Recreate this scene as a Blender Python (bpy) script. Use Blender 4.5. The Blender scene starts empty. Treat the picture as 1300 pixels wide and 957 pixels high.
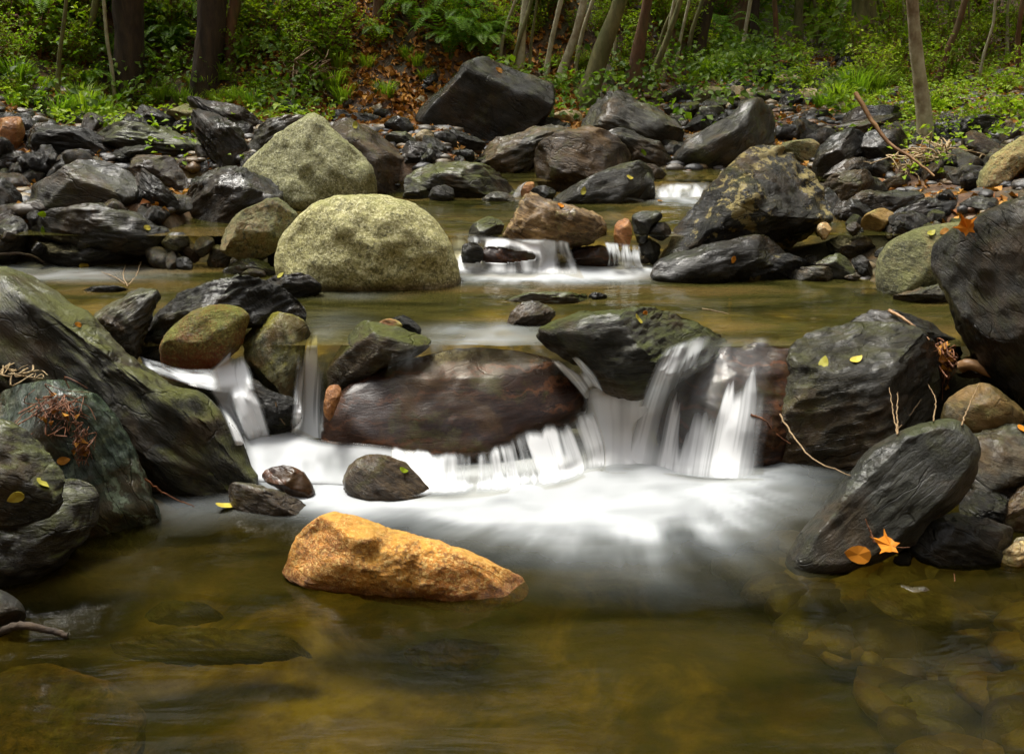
import bpy, math, random
import numpy as np
from mathutils import Vector
random.seed(7); RNG = np.random.default_rng(7)
D = bpy.data
scene = bpy.context.scene
COL = scene.collection
rad = math.radians

# ------------------------------------------------------------------ camera
F, PITCH, H = 1264.0, rad(17.3), 1.6          # focal length in photo pixels, tilt, eye height over the lower pool
SP, CP = math.sin(PITCH), math.cos(PITCH)
cam = D.cameras.new('camera'); camo = D.objects.new('camera', cam); COL.objects.link(camo)
camo.location = (0, 0, H); camo.rotation_euler = (rad(90) - PITCH, 0, 0)
cam.sensor_width = 36; cam.lens = 36 * F / 1300; cam.shift_y = -(478.5 - 434) / 1300
cam.clip_start = 0.05; cam.clip_end = 500
scene.camera = camo

def ray(px, py):
    a = (np.asarray(px, float) - 650) / F; b = (434 - np.asarray(py, float)) / F
    return a, CP + b * SP, -SP + b * CP       # x, y, z for unit forward
def on_z(px, py, z):
    dx, dy, dz = ray(px, py); t = (z - H) / dz
    return np.array([dx * t, dy * t, z + 0 * t])
def on_y(px, py, y):
    dx, dy, dz = ray(px, py); t = y / dy
    return np.array([dx * t, y + 0 * t, H + dz * t])

# ------------------------------------------------------------------ noise
def _h(ix, iy, iz, s):
    n = (ix.astype(np.int64) * 374761393 + iy.astype(np.int64) * 668265263 + iz.astype(np.int64) * 2147483647 + s * 1274126177) & 0xffffffff
    n = ((n ^ (n >> 13)) * 1274126177) & 0xffffffff
    n = ((n ^ (n >> 16)) * 2246822519) & 0xffffffff
    return ((n ^ (n >> 15)) & 0xffffff) / float(0xffffff) * 2 - 1
def vnoise(p, s=0):
    p = np.asarray(p, float); i = np.floor(p).astype(np.int64); f = p - i; f = f * f * f * (f * (f * 6 - 15) + 10)
    r = 0
    for a in (0, 1):
        wx = f[..., 0] if a else 1 - f[..., 0]
        for b in (0, 1):
            wy = f[..., 1] if b else 1 - f[..., 1]
            for c in (0, 1):
                wz = f[..., 2] if c else 1 - f[..., 2]
                r = r + wx * wy * wz * _h(i[..., 0] + a, i[..., 1] + b, i[..., 2] + c, s)
    return r
def fbm(p, s=0, o=4, g=.5, l=2.03):
    p = np.asarray(p, float); r = 0; a = 1
    for k in range(o):
        r = r + a * vnoise(p + k * 17.3, s + k); a *= g; p = p * l
    return r
def ss(a, b, x):
    t = np.clip((x - a) / (b - a), 0, 1); return t * t * (3 - 2 * t)

# ------------------------------------------------------------------ object helpers
def mesh(name, V, Fc, mat=None, smooth=True, attrs=None):
    V = np.asarray(V, np.float32); me = D.meshes.new(name)
    if isinstance(Fc, np.ndarray):
        k = Fc.shape[1]; n = len(Fc)
        me.vertices.add(len(V)); me.vertices.foreach_set('co', V.ravel())
        me.loops.add(n * k); me.loops.foreach_set('vertex_index', Fc.astype(np.int32).ravel())
        me.polygons.add(n); me.polygons.foreach_set('loop_start', np.arange(n, dtype=np.int32) * k)
        me.polygons.foreach_set('loop_total', np.full(n, k, np.int32))
        me.update(calc_edges=True); me.validate()
    else:
        me.from_pydata([tuple(v) for v in V], [], Fc)
    if smooth: me.polygons.foreach_set('use_smooth', np.ones(len(me.polygons), bool))
    for k, v in (attrs or {}).items():
        at = me.attributes.new(k, 'FLOAT', 'POINT'); at.data.foreach_set('value', np.asarray(v, np.float32))
    if mat: me.materials.append(mat)
    return me
def link(name, me, parent=None, loc=(0, 0, 0), rot=(0, 0, 0), scale=(1, 1, 1)):
    o = D.objects.new(name, me); COL.objects.link(o); o.location = loc; o.rotation_euler = rot; o.scale = scale
    if parent: o.parent = parent
    return o
def tag(o, label=None, cat=None, group=None, kind=None):
    if label: o['label'] = label
    if cat: o['category'] = cat
    if group: o['group'] = group
    if kind: o['kind'] = kind
    return o
def copy_tree(o, parent=None):
    c = o.copy(); COL.objects.link(c)
    if parent: c.parent = parent
    for ch in list(o.children): copy_tree(ch, c)
    return c
def tube(pts, rr, n=8, wob=0, seed=0):
    """tapered tube along pts -> V, F"""
    pts = np.asarray(pts, float); rr = np.asarray(rr, float) * np.ones(len(pts))
    t = np.gradient(pts, axis=0); t /= np.linalg.norm(t, axis=1)[:, None] + 1e-9
    ref = np.array([0.13, 1.0, 0.21]) if abs(t[0, 1]) < .8 else np.array([1., .1, .2])
    u = np.cross(t, ref); u /= np.linalg.norm(u, axis=1)[:, None]; v = np.cross(t, u)
    a = np.linspace(0, 2 * np.pi, n, endpoint=False)
    P = pts[:, None, :] + rr[:, None, None] * (np.cos(a)[None, :, None] * u[:, None, :] + np.sin(a)[None, :, None] * v[:, None, :])
    if wob:
        nn = fbm(P.reshape(-1, 3) * 2.2 / max(rr.max(), .02) * .35, seed, 3).reshape(P.shape[:2])
        P = pts[:, None, :] + (P - pts[:, None, :]) * (1 + wob * nn)[..., None]
    m = len(pts); V = P.reshape(-1, 3); q = []
    i = np.arange(m - 1)[:, None] * n; j = np.arange(n)[None, :]; k = (j + 1) % n
    q = np.stack([i + j, i + k, i + n + k, i + n + j], -1).reshape(-1, 4)
    # close the ends with a tip vertex as degenerate-free quads is overkill; pull the ends in
    return V, q
def join(parts):
    Vs, Fs, o = [], [], 0
    for V, q in parts:
        Vs.append(V); Fs.append(np.asarray(q) + o); o += len(V)
    return np.concatenate(Vs), np.concatenate(Fs)
def spline(pts, n):
    """Catmull-Rom through pts (m,k) -> (n,k)"""
    P = np.asarray(pts, float); m = len(P)
    if m == 2: return P[0] + np.linspace(0, 1, n).reshape((-1,) + (1,) * (P.ndim - 1)) * (P[1] - P[0])
    Q = np.concatenate([(2 * P[0] - P[1])[None], P, (2 * P[-1] - P[-2])[None]])
    s = np.linspace(0, m - 1, n); i = np.minimum(s.astype(int), m - 2); t = (s - i).reshape((-1,) + (1,) * (P.ndim - 1))
    a, b, c, d = Q[i], Q[i + 1], Q[i + 2], Q[i + 3]
    return .5 * (2 * b + (c - a) * t + (2 * a - 5 * b + 4 * c - d) * t ** 2 + (3 * b - 3 * c + d - a) * t ** 3)

# ------------------------------------------------------------------ ground and water levels
Z1, Z2, Z3 = .38, .55, .62
_by = np.array([-40, -6, 0, 1.6, 2.6, 3.5, 3.80, 4.00, 5.2, 5.48, 6.6, 7.0, 7.5, 9, 12, 16, 24, 60.])
_bz = np.array([-.6, -.4, -.34, -.26, -.26, -.24, -.2, .22, .24, .40, .42, .50, .62, .85, 1.2, 1.6, 3.4, 14.])
_ly = np.array([-40, 0, 2.0, 3.0, 4.0, 5.0, 6.0, 7.0, 60]); _lx = np.array([-2.4, -1.5, -1.25, -1.35, -2.6, -3.0, -3.3, -3.6, -3.6])
_ry = np.array([-40, 0, 2.0, 3.0, 4.0, 4.6, 4.95, 6.0, 7.5, 12, 60]); _rx = np.array([2.6, 1.6, 1.15, 1.35, 1.75, 2.05, 1.5, 1.55, 2.0, 5.2, 12])
def ground(x, y, detail=True):
    x = np.asarray(x, float); y = np.asarray(y, float)
    z = np.interp(y, _by, _bz)
    dl = np.maximum(0, np.interp(y, _ly, _lx) - x); dr = np.maximum(0, x - np.interp(y, _ry, _rx))
    z = z + .55 * np.minimum(dl, .9) + .22 * np.maximum(dl - .9, 0) * (1 + .10 * dl) + .42 * np.minimum(dr, .9) * np.clip(1.25 - y / 10, .35, 1) + .13 * np.maximum(dr - .9, 0) * (1 + .16 * dr)
    z = z + .26 * ss(6.75, 7.0, y) * ss(-.2, -.5, x) * ss(8.6, 7.6, y) + .26 * ss(5.42, 5.55, y) * ss(6.45, 6.3, y) * ss(-1.75, -2.0, x)   # stony bars on the left
    # hillside closing the back, farther away on the right where the valley goes on
    yb = 8.9 + .25 * np.sin(x * 1.3) + ss(1.0, 4.2, x) * 7.5 + ss(8, 20, x) * 3
    hb = np.maximum(0, y - yb)
    z = z + .62 * hb * ss(0, 2.0, hb) * np.clip(1 - (hb - 12) * .02, .3, 1)
    back = np.maximum(0, -2 - y); z = z + 1.5 * np.minimum(back, 7)  # unseen slope added behind the camera to block low sky light
    z = z + 1.3 * np.clip(np.abs(x) - 4.0 - .5 * np.maximum(y, 0), 0, 9)          # unseen side slopes, steepened beyond the frame to shut out low sky
    if detail:
        p = np.stack([x, y, 0 * x], -1)
        lit = ss(0, .5, dl + dr + hb) if True else 0
        z = z + .05 * fbm(p * 1.7, 3, 4) * (.35 + .9 * lit) + .25 * fbm(p * .35, 9, 2) * ss(.5, 3, dl + dr + hb)
    return z
def water_level(x, y):
    y = np.asarray(y, float)
    return np.where(y < 3.84, 0.0, np.where(y < 5.30, Z1, np.where(y < 6.82, Z2, np.where(y < 7.6, Z3, -9))))
def surf(x, y): return np.maximum(ground(x, y), water_level(x, y))
_ts = np.concatenate([np.linspace(1.2, 9, 1600), np.linspace(9, 40, 1200)])
def hit(px, py):
    dx, dy, dz = ray(px, py)
    X, Y, Z = dx * _ts, dy * _ts, H + dz * _ts
    b = np.nonzero(Z <= surf(X, Y))[0]
    i = b[0] if len(b) else len(_ts) - 1
    return np.array([X[i], Y[i], Z[i]])

# ------------------------------------------------------------------ materials
def new_mat(name):
    m = D.materials.new(name); m.use_nodes = True; nt = m.node_tree; nt.nodes.clear()
    return m, nt, nt.nodes.new('ShaderNodeOutputMaterial')
class NT:
    def __init__(s, nt): s.nt = nt
    def n(s, t, **kw):
        x = s.nt.nodes.new('ShaderNode' + t)
        for k, v in kw.items(): setattr(x, k, v)
        return x
    def l(s, a, b): s.nt.links.new(a, b)
    def inp(s, node, key, v):
        if hasattr(v, 'is_output'): s.l(v, node.inputs[key])
        else: node.inputs[key].default_value = v
    def noise(s, vec, scale, detail=4, rough=.55, dist=0):
        x = s.n('TexNoise'); s.l(vec, x.inputs['Vector'])
        for k, v in (('Scale', scale), ('Detail', detail), ('Roughness', rough), ('Distortion', dist)): x.inputs[k].default_value = v
        return x.outputs['Fac']
    def vor(s, vec, scale, feature='F1', out='Distance'):
        x = s.n('TexVoronoi', feature=feature); s.l(vec, x.inputs['Vector']); x.inputs['Scale'].default_value = scale
        return x.outputs[out]
    def map(s, v, a, b, c=0, d=1, smooth=False):
        x = s.n('MapRange'); s.inp(x, 'Value', v)
        if smooth: x.interpolation_type = 'SMOOTHSTEP'
        for k, q in (('From Min', a), ('From Max', b), ('To Min', c), ('To Max', d)): s.inp(x, k, q)
        return x.outputs['Result']
    def math(s, op, a, b=0):
        x = s.n('Math', operation=op); s.inp(x, 0, a); s.inp(x, 1, b); return x.outputs[0]
    def mix(s, f, a, b, blend='MIX'):
        x = s.n('Mix', data_type='RGBA', blend_type=blend)
        s.inp(x, 'Factor', f); s.inp(x, 6, a if hasattr(a, 'is_output') else (*a, 1)); s.inp(x, 7, b if hasattr(b, 'is_output') else (*b, 1))
        return x.outputs[2]
    def ramp(s, f, stops):
        x = s.n('ValToRGB'); s.l(f, x.inputs['Fac']); e = x.color_ramp.elements
        while len(e) < len(stops): e.new(.5)
        for k, (p, c) in enumerate(stops): e[k].position = p; e[k].color = (*c, 1)
        return x.outputs['Color']
    def bump(s, h, st, dist, nrm=None):
        x = s.n('Bump'); s.l(h, x.inputs['Height']); x.inputs['Strength'].default_value = st; x.inputs['Distance'].default_value = dist
        if nrm: s.l(nrm, x.inputs['Normal'])
        return x.outputs['Normal']

def rock_mat(name, c1, c2, fleck=None, fleck_amt=.0, moss=None, moss_amt=0., ro=(.25, .6), strata=4., bump=.6, speck=None, speck_scale=90, spec=.5, low=None, veins=None, coarse=3.0, wetz=None):
    """c1,c2 base colours, fleck = lichen spots, moss on up-facing parts, speck = crystal grains, low = colour of the lower half"""
    m, nt, out = new_mat(name); N = NT(nt)
    tc = N.n('TexCoord').outputs['Object']; oi = N.n('ObjectInfo').outputs['Random']
    off = N.n('VectorMath', operation='ADD'); cmb = N.n('CombineXYZ')
    for i, k in enumerate((37., 91., 53.)): N.l(N.math('MULTIPLY', oi, k), cmb.inputs[i])
    N.l(tc, off.inputs[0]); N.l(cmb.outputs[0], off.inputs[1]); iso = off.outputs[0]
    mp2 = N.n('Mapping'); N.l(iso, mp2.inputs['Vector']); mp2.inputs['Scale'].default_value = (1, 1, max(1.6, strata * 2.2)); mp2.inputs['Rotation'].default_value = (0, rad(6), 0); an2 = mp2.outputs[0]
    mp = N.n('Mapping'); N.l(iso, mp.inputs['Vector']); mp.inputs['Scale'].default_value = (1, 1, strata); an = mp.outputs[0]
    big = N.noise(iso, coarse, 7, .62, .6); lay = N.noise(an, 5.5, 8, .66, .1); fine = N.noise(an, 34, 6, .7)
    grit = N.noise(iso, 130, 3, .6)
    f = N.math('ADD', N.math('MULTIPLY', big, .55), N.math('MULTIPLY', lay, .45))
    col = N.ramp(f, [(.36, c1), (.5, tuple(a * .6 + b * .4 for a, b in zip(c1, c2))), (.64, c2)])
    col = N.mix(N.map(fine, .44, .62, 0, .75), col, tuple(a * .4 for a in c1))
    thin = N.noise(an2, 11, 9, .78, .25); col = N.mix(N.map(thin, .53, .60, 0, .5), col, tuple(min(1, b * 1.35) for b in c2))
    wv = N.n('VectorMath', operation='ADD'); N.l(an, wv.inputs[0]); nc = N.n('TexNoise'); N.l(iso, nc.inputs['Vector']); nc.inputs['Scale'].default_value = 6; nc.inputs['Detail'].default_value = 5
    sc_ = N.n('VectorMath', operation='SCALE'); N.l(nc.outputs['Color'], sc_.inputs[0]); sc_.inputs['Scale'].default_value = .30; N.l(sc_.outputs[0], wv.inputs[1])
    if strata > 1.2:                                               # iron and algae staining of the schist
        col = N.mix(N.map(N.noise(iso, 2.1, 5, .7, .8), .50, .64, 0, .55), col, tuple(q * (c2[0] * 1.1 + .01) for q in (1.6, .95, .34)))
        col = N.mix(N.map(N.noise(iso, 3.3, 6, .75, .3), .54, .66, 0, .6), col, tuple(q * (c2[0] * 1.0 + .012) for q in (1.25, 1.3, .34)))
    crk = N.math('MULTIPLY', N.map(N.vor(wv.outputs[0], 3.2, 'DISTANCE_TO_EDGE'), 0, .035, 1, 0), N.map(big, .45, .6))
    if strata > 1.2: col = N.mix(N.math('MULTIPLY', crk, .45), col, tuple(a * .3 for a in c1))
    spots = N.math('MULTIPLY', N.map(N.noise(iso, 26, 5, .7), .62, .68), N.map(N.noise(iso, 3.1, 3, .5), .5, .62))
    if strata > 1.2: col = N.mix(N.math('MULTIPLY', spots, .45), col, tuple(b * 2.2 + .02 for b in c2))
    if speck:
        v = N.noise(iso, speck_scale, 2, .9); v2 = N.noise(iso, speck_scale * .45, 2, .9)
        col = N.mix(N.map(v, .5, .62, 0, .8), col, speck[0]); col = N.mix(N.map(v2, .56, .66, 0, .75), col, speck[1])
    if fleck:
        a = N.noise(iso, 16, 6, .75); b = N.noise(iso, 2.6, 3, .6)
        k = N.math('ADD', a, N.math('MULTIPLY', N.math('SUBTRACT', b, .5), .7))
        col = N.mix(N.map(k, .66 - fleck_amt, .70 - fleck_amt, 0, .85), col, fleck)
    if veins:
        w = N.n('TexWave'); w.wave_type = 'BANDS'; w.bands_direction = 'Z'; N.l(iso, w.inputs['Vector'])
        for k, q in (('Scale', 5.), ('Distortion', 9.), ('Detail', 5.), ('Detail Scale', 1.6), ('Detail Roughness', .62)): w.inputs[k].default_value = q
        col = N.mix(N.math('MULTIPLY', N.map(w.outputs['Fac'], .84, .97), N.map(big, .42, .6)), col, veins)
    if moss:
        nz = N.n('SeparateXYZ'); N.l(N.n('NewGeometry').outputs['Normal'], nz.inputs[0])
        k = N.math('ADD', N.math('MULTIPLY', nz.outputs[2], .45), N.math('ADD', N.noise(iso, 4.5, 6, .7), N.math('MULTIPLY', grit, .15)))
        mf = N.map(k, 1.05 - moss_amt, 1.28 - moss_amt, 0, .9)
        col = N.mix(mf, col, N.mix(N.map(fine, .3, .7), tuple(a * .5 for a in moss), moss))
    if low:
        sp = N.n('SeparateXYZ'); N.l(tc, sp.inputs[0])
        k = N.math('ADD', N.math('MULTIPLY', sp.outputs[2], -4.0), N.math('MULTIPLY', N.math('SUBTRACT', N.noise(iso, 7, 5, .7), .5), 2.4))
        col = N.mix(N.map(N.math('ADD', k, N.math('MULTIPLY', N.math('SUBTRACT', grit, .5), 2.0)), low[1], low[1] + 1.0, 0, .85), col, low[0])
    if wetz is not None:                                           # soaked band just above the water
        wp = N.n('SeparateXYZ'); N.l(N.n('NewGeometry').outputs['Position'], wp.inputs[0])
        k = N.math('SUBTRACT', wp.outputs[2], N.math('MULTIPLY', N.noise(iso, 9, 4, .6), .05))
        col = N.mix(N.map(k, wetz - .01, wetz + .025, .85, 0), col, N.mix(1.0, col, (.34, .26, .20), 'MULTIPLY'))
    col = N.mix(1.0, col, N.ramp(oi, [(0, (.78, .8, .84)), (1, (1.2, 1.16, 1.08))]), 'MULTIPLY')
    bs = N.n('BsdfPrincipled'); N.l(col, bs.inputs['Base Color'])
    N.l(N.map(N.math('ADD', N.math('MULTIPLY', N.noise(iso, 5, 5, .65), .7), N.math('MULTIPLY', fine, .3)), .36, .64, ro[0], ro[1]), bs.inputs['Roughness'])
    bs.inputs['Specular IOR Level'].default_value = spec
    hgt = N.math('ADD', N.math('MULTIPLY', lay, .9 / max(1.5, strata)), N.math('ADD', N.math('MULTIPLY', fine, .8 / max(1.6, strata)), N.math('ADD', N.math('MULTIPLY', grit, .10), N.math('MULTIPLY', thin, .9 / max(2, strata))))); hgt = N.math('SUBTRACT', hgt, N.math('MULTIPLY', crk, .22 if strata > 1.2 else 0))
    N.l(N.bump(hgt, min(1, bump * 1.15), .06), bs.inputs['Normal'])
    if ro[0] < .4 and spec > .4:                                                 # a film of water over the wet stones
        N.l(N.map(N.noise(iso, 4.2, 5, .7, .4), .44, .60, .0, .8), bs.inputs['Coat Weight']); bs.inputs['Specular IOR Level'].default_value = .2; bs.inputs['Coat Roughness'].default_value = ro[0] * .55; bs.inputs['Coat IOR'].default_value = 1.4
        N.l(N.bump(N.math('ADD', big, N.math('ADD', N.math('MULTIPLY', lay, 1.2 / strata), N.math('MULTIPLY', fine, .5 / strata))), min(1, bump), .035), bs.inputs['Coat Normal'])
    N.l(bs.outputs[0], out.inputs[0]); return m

M = {}
G = (.035, .055, .012)
M['k'] = rock_mat('black_wet_schist', (.008, .008, .006), (.024, .022, .015), moss=(.05, .06, .02), moss_amt=.06, ro=(.16, .5), strata=5, bump=.75)
M['d'] = rock_mat('dark_grey_schist', (.011, .011, .009), (.038, .035, .022), moss=(.07, .08, .025), moss_amt=.10, ro=(.2, .55), strata=5, bump=.75)
M['gr'] = rock_mat('grey_wet_rock', (.022, .022, .018), (.080, .073, .050), moss=(.10, .11, .04), moss_amt=.10, ro=(.18, .5), strata=3.2, bump=.6)
M['m'] = rock_mat('mossy_dark_rock', (.013, .013, .008), (.054, .049, .025), moss=(.10, .115, .018), moss_amt=.26, ro=(.25, .6), strata=4.5, bump=.8)
M['b'] = rock_mat('brown_wet_rock', (.020, .014, .009), (.080, .056, .030), moss=(.09, .09, .03), moss_amt=.1, ro=(.18, .5), strata=2.5, bump=.6)
M['g'] = rock_mat('granite_lichen', (.22, .21, .07), (.38, .365, .155), speck=((.62, .60, .36), (.055, .055, .018)), moss=(.24, .25, .05), moss_amt=.16, low=((.11, .10, .03), .75), wetz=.38, ro=(.6, .85), strata=1, bump=.5, speck_scale=75, coarse=1.8)
M['g2'] = rock_mat('olive_lichen_rock', (.12, .12, .035), (.29, .27, .085), speck=((.36, .35, .14), (.04, .045, .015)), moss=(.17, .19, .03), moss_amt=.2, ro=(.5, .8), strata=1.6, bump=.8, speck_scale=60)
M['o'] = rock_mat('golden_rock', (.56, .18, .010), (.74, .36, .05), speck=((.86, .58, .18), (.24, .10, .018)), moss=(.72, .40, .05), moss_amt=.12, wetz=0.0, ro=(.42, .7), strata=1, bump=.55, speck_scale=85, coarse=4.2)
M['t'] = rock_mat('tan_stone', (.20, .15, .075), (.38, .31, .17), ro=(.3, .6), strata=1.5, bump=.4, speck=((.45, .39, .24), (.12, .09, .04)))
M['y'] = rock_mat('ochre_stone', (.26, .15, .035), (.42, .28, .08), ro=(.3, .6), strata=1.5, bump=.4)
M['sub'] = rock_mat('sunken_ochre_rock', (.035, .020, .006), (.21, .13, .045), ro=(.45, .7), strata=1.5, bump=.5, coarse=5)
M['ob'] = rock_mat('olive_brown_stone', (.035, .028, .010), (.13, .098, .035), ro=(.25, .5), strata=1.5, bump=.4)
M['r'] = rock_mat('rust_stone', (.24, .09, .025), (.42, .20, .07), ro=(.2, .5), strata=1.5, bump=.5)
M['li'] = rock_mat('lichen_spotted_schist', (.012, .013, .013), (.038, .037, .028), fleck=(.30, .25, .10), fleck_amt=.11, moss=(.2, .2, .08), moss_amt=.0, ro=(.2, .5), strata=3, bump=1.0)
M['st'] = rock_mat('banded_brown_schist', (.040, .026, .012), (.30, .19, .085), ro=(.3, .6), strata=7, bump=1.2, veins=(.40, .28, .13))
M['ro'] = rock_mat('red_moss_boulder', (.13, .125, .03), (.26, .25, .06), speck=((.36, .36, .10), (.05, .05, .015)), moss=(.2, .22, .035), moss_amt=.25, ro=(.35, .65), strata=1, bump=.9, speck_scale=60, low=((.25, .045, .014), -.5))
M['gm'] = rock_mat('green_block', (.045, .050, .020), (.17, .165, .075), moss=(.22, .21, .025), moss_amt=.30, ro=(.2, .5), strata=1.6, bump=.7, fleck=(.26, .28, .16), fleck_amt=.02)
M['gs'] = rock_mat('green_schist', (.012, .022, .015), (.045, .068, .043), moss=(.09, .12, .03), moss_amt=.1, ro=(.18, .45), strata=6, bump=.6, veins=(.13, .17, .11), low=((.16, .06, .02), .55))
M['sl'] = rock_mat('big_mossy_slab', (.012, .013, .008), (.040, .037, .021), moss=(.13, .14, .028), moss_amt=.26, ro=(.28, .6), strata=4, bump=.8, fleck=(.15, .145, .09), fleck_amt=.0)
M['w'] = rock_mat('maroon_wet_slab', (.013, .006, .004), (.036, .017, .010), ro=(.22, .4), strata=5, bump=.12, spec=.25, veins=(.085, .034, .014))
M['ls'] = rock_mat('leaning_schist', (.016, .018, .013), (.040, .040, .024), moss=(.085, .10, .035), moss_amt=.12, ro=(.3, .6), strata=9, bump=1.0)
M['rb'] = rock_mat('right_boulder_schist', (.010, .010, .006), (.040, .035, .018), moss=(.075, .08, .028), moss_amt=.15, ro=(.18, .5), strata=8, bump=1.0)

def leaf_mat(name, a, b, trans=.35, rough=.5):
    m, nt, out = new_mat(name); N = NT(nt)
    rnd = N.n('NewGeometry').outputs['Random Per Island']; oi = N.n('ObjectInfo').outputs['Random']
    f = N.math('FRACT', N.math('ADD', rnd, oi)) if False else rnd
    col = N.mix(f, a, b); col = N.mix(1.0, col, N.ramp(oi, [(0, (.72, .8, .8)), (1, (1.25, 1.15, 1.0))]), 'MULTIPLY')
    bs = N.n('BsdfPrincipled'); N.l(col, bs.inputs['Base Color']); bs.inputs['Roughness'].default_value = rough; bs.inputs['Specular IOR Level'].default_value = .18
    tr = N.n('BsdfTranslucent'); N.l(N.mix(1.0, col, (1.1, 1.25, .6), 'MULTIPLY'), tr.inputs['Color'])
    mx = N.n('MixShader'); mx.inputs[0].default_value = trans; N.l(bs.outputs[0], mx.inputs[1]); N.l(tr.outputs[0], mx.inputs[2])
    N.l(mx.outputs[0], out.inputs[0]); return m
M['leaf'] = leaf_mat('broad_leaf', (.14, .25, .010), (.32, .42, .018))
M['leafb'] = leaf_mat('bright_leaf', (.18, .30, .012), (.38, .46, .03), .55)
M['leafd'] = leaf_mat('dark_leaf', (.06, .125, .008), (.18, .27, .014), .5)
M['fern'] = leaf_mat('fern_leaf', (.09, .20, .015), (.17, .30, .025), .45)
M['grass'] = leaf_mat('grass_blade', (.13, .24, .015), (.28, .38, .03), .5)
M['dead'] = leaf_mat('fallen_leaf', (.20, .065, .012), (.50, .25, .05), .1, .6)
M['yleaf'] = leaf_mat('yellow_leaf', (.46, .38, .04), (.58, .50, .10), .2, .5)
M['oleaf'] = leaf_mat('orange_leaf', (.56, .17, .015), (.66, .28, .03), .2, .5)
def simple_mat(name, c1, c2, scale=20, rough=.7, bump=.5, anis=(1, 1, 1), moss=None):
    m, nt, out = new_mat(name); N = NT(nt)
    mp = N.n('Mapping'); N.l(N.n('TexCoord').outputs['Object'], mp.inputs['Vector']); mp.inputs['Scale'].default_value = anis
    f = N.noise(mp.outputs[0], scale, 6, .65, .3); col = N.ramp(f, [(.35, c1), (.65, c2)])
    if moss: col = N.mix(N.map(N.noise(mp.outputs[0], scale * .22, 5, .7), .48, .62, 0, .85), col, moss)
    bs = N.n('BsdfPrincipled'); N.l(col, bs.inputs['Base Color']); bs.inputs['Roughness'].default_value = rough
    N.l(N.bump(f, bump, .02), bs.inputs['Normal']); N.l(bs.outputs[0], out.inputs[0]); return m
M['bark'] = simple_mat('dark_bark', (.018, .012, .007), (.065, .042, .022), 14, .85, .9, (1, 1, .25))
M['barkg'] = simple_mat('mossy_bark', (.08, .075, .025), (.22, .20, .075), 12, .85, .8, (1, 1, .35), (.07, .09, .02))
M['barkl'] = simple_mat('pale_bark', (.28, .26, .15), (.54, .51, .35), 11, .75, .6, (1, 1, .8), (.16, .10, .045))
M['barkr'] = simple_mat('red_brown_bark', (.07, .032, .014), (.19, .095, .04), 12, .85, .8, (1, 1, .35), (.08, .08, .025))
M['twig'] = simple_mat('twig', (.14, .085, .035), (.32, .22, .11), 30, .7, .4)
M['twigr'] = simple_mat('red_twig', (.10, .035, .012), (.24, .09, .03), 30, .6, .4)
M['straw'] = simple_mat('dry_root', (.24, .16, .07), (.50, .37, .19), 30, .7, .3)
M['wood'] = simple_mat('driftwood', (.16, .075, .025), (.42, .24, .10), 9, .5, .5, (.3, 1, 1))
# ------------------------------------------------------------------ rocks
REG = {'z1': (0, 0, 2.9545), 'z2': (430, 0, 2.9545), 'z3': (860, 0, 2.9545), 'z4': (0, 110, 2.9545), 'z5': (0, 230, 2.9545), 'z6': (430, 180, 2.9545),
       'z7': (860, 150, 2.9545), 'z8': (860, 330, 2.9545), 's1': (0, 330, 2.9545), 's2': (160, 360, 2.9545), 's3': (400, 380, 2.9545), 's4': (780, 380, 2.9545),
       's5': (0, 470, 2.393), 's6': (300, 600, 2.9545), 's7': (860, 470, 2.9545), 's8': (700, 640, 2.167), 'px': (0, 0, 1)}
def conv(reg, pts):
    x0, y0, s = REG[reg]; a = np.array(pts, float).reshape(-1, 2) / s + (x0, y0); return a
_ico = {}
def ico(n):
    if n not in _ico:
        import bmesh
        bm = bmesh.new(); bmesh.ops.create_icosphere(bm, subdivisions=n, radius=1)
        _ico[n] = (np.array([v.co[:] for v in bm.verts]), np.array([[v.index for v in f.verts] for f in bm.faces])); bm.free()
    return _ico[n]
def polar(uv, c):
    """radius of the outline polygon for a table of angles, slightly smoothed"""
    a = np.linspace(-np.pi, np.pi, 721)[:-1]; R = np.zeros(720)
    P = uv - c; Q = np.roll(P, -1, 0)
    for k, t in enumerate(a):
        dx, dy = math.cos(t), math.sin(t)
        den = dx * (Q[:, 1] - P[:, 1]) - dy * (Q[:, 0] - P[:, 0]); den = np.where(abs(den) < 1e-12, 1e-12, den)
        s = (P[:, 0] * (Q[:, 1] - P[:, 1]) - P[:, 1] * (Q[:, 0] - P[:, 0])) / den
        w = (P[:, 0] * dy - P[:, 1] * dx) / den
        ok = (w >= -1e-6) & (w <= 1 + 1e-6) & (s > 0)
        R[k] = s[ok].max() if ok.any() else 0
    z = R <= 0
    if z.any(): R[z] = np.interp(a[z], a[~z], R[~z], period=2 * np.pi)
    k = np.array([1, 2, 3, 2, 1.]); k /= k.sum(); R = sum(kk * np.roll(R, i - 2) for i, kk in enumerate(k))
    return a, R
def clean(pts, n=1):
    """corner-cut the outline once so traced corners are not razor sharp"""
    for _ in range(n):
        q = np.roll(pts, -1, 0); pts = np.stack([.82 * pts + .18 * q, .18 * pts + .82 * q], 1).reshape(-1, 2)
    return pts
NROCK = [0]
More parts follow.
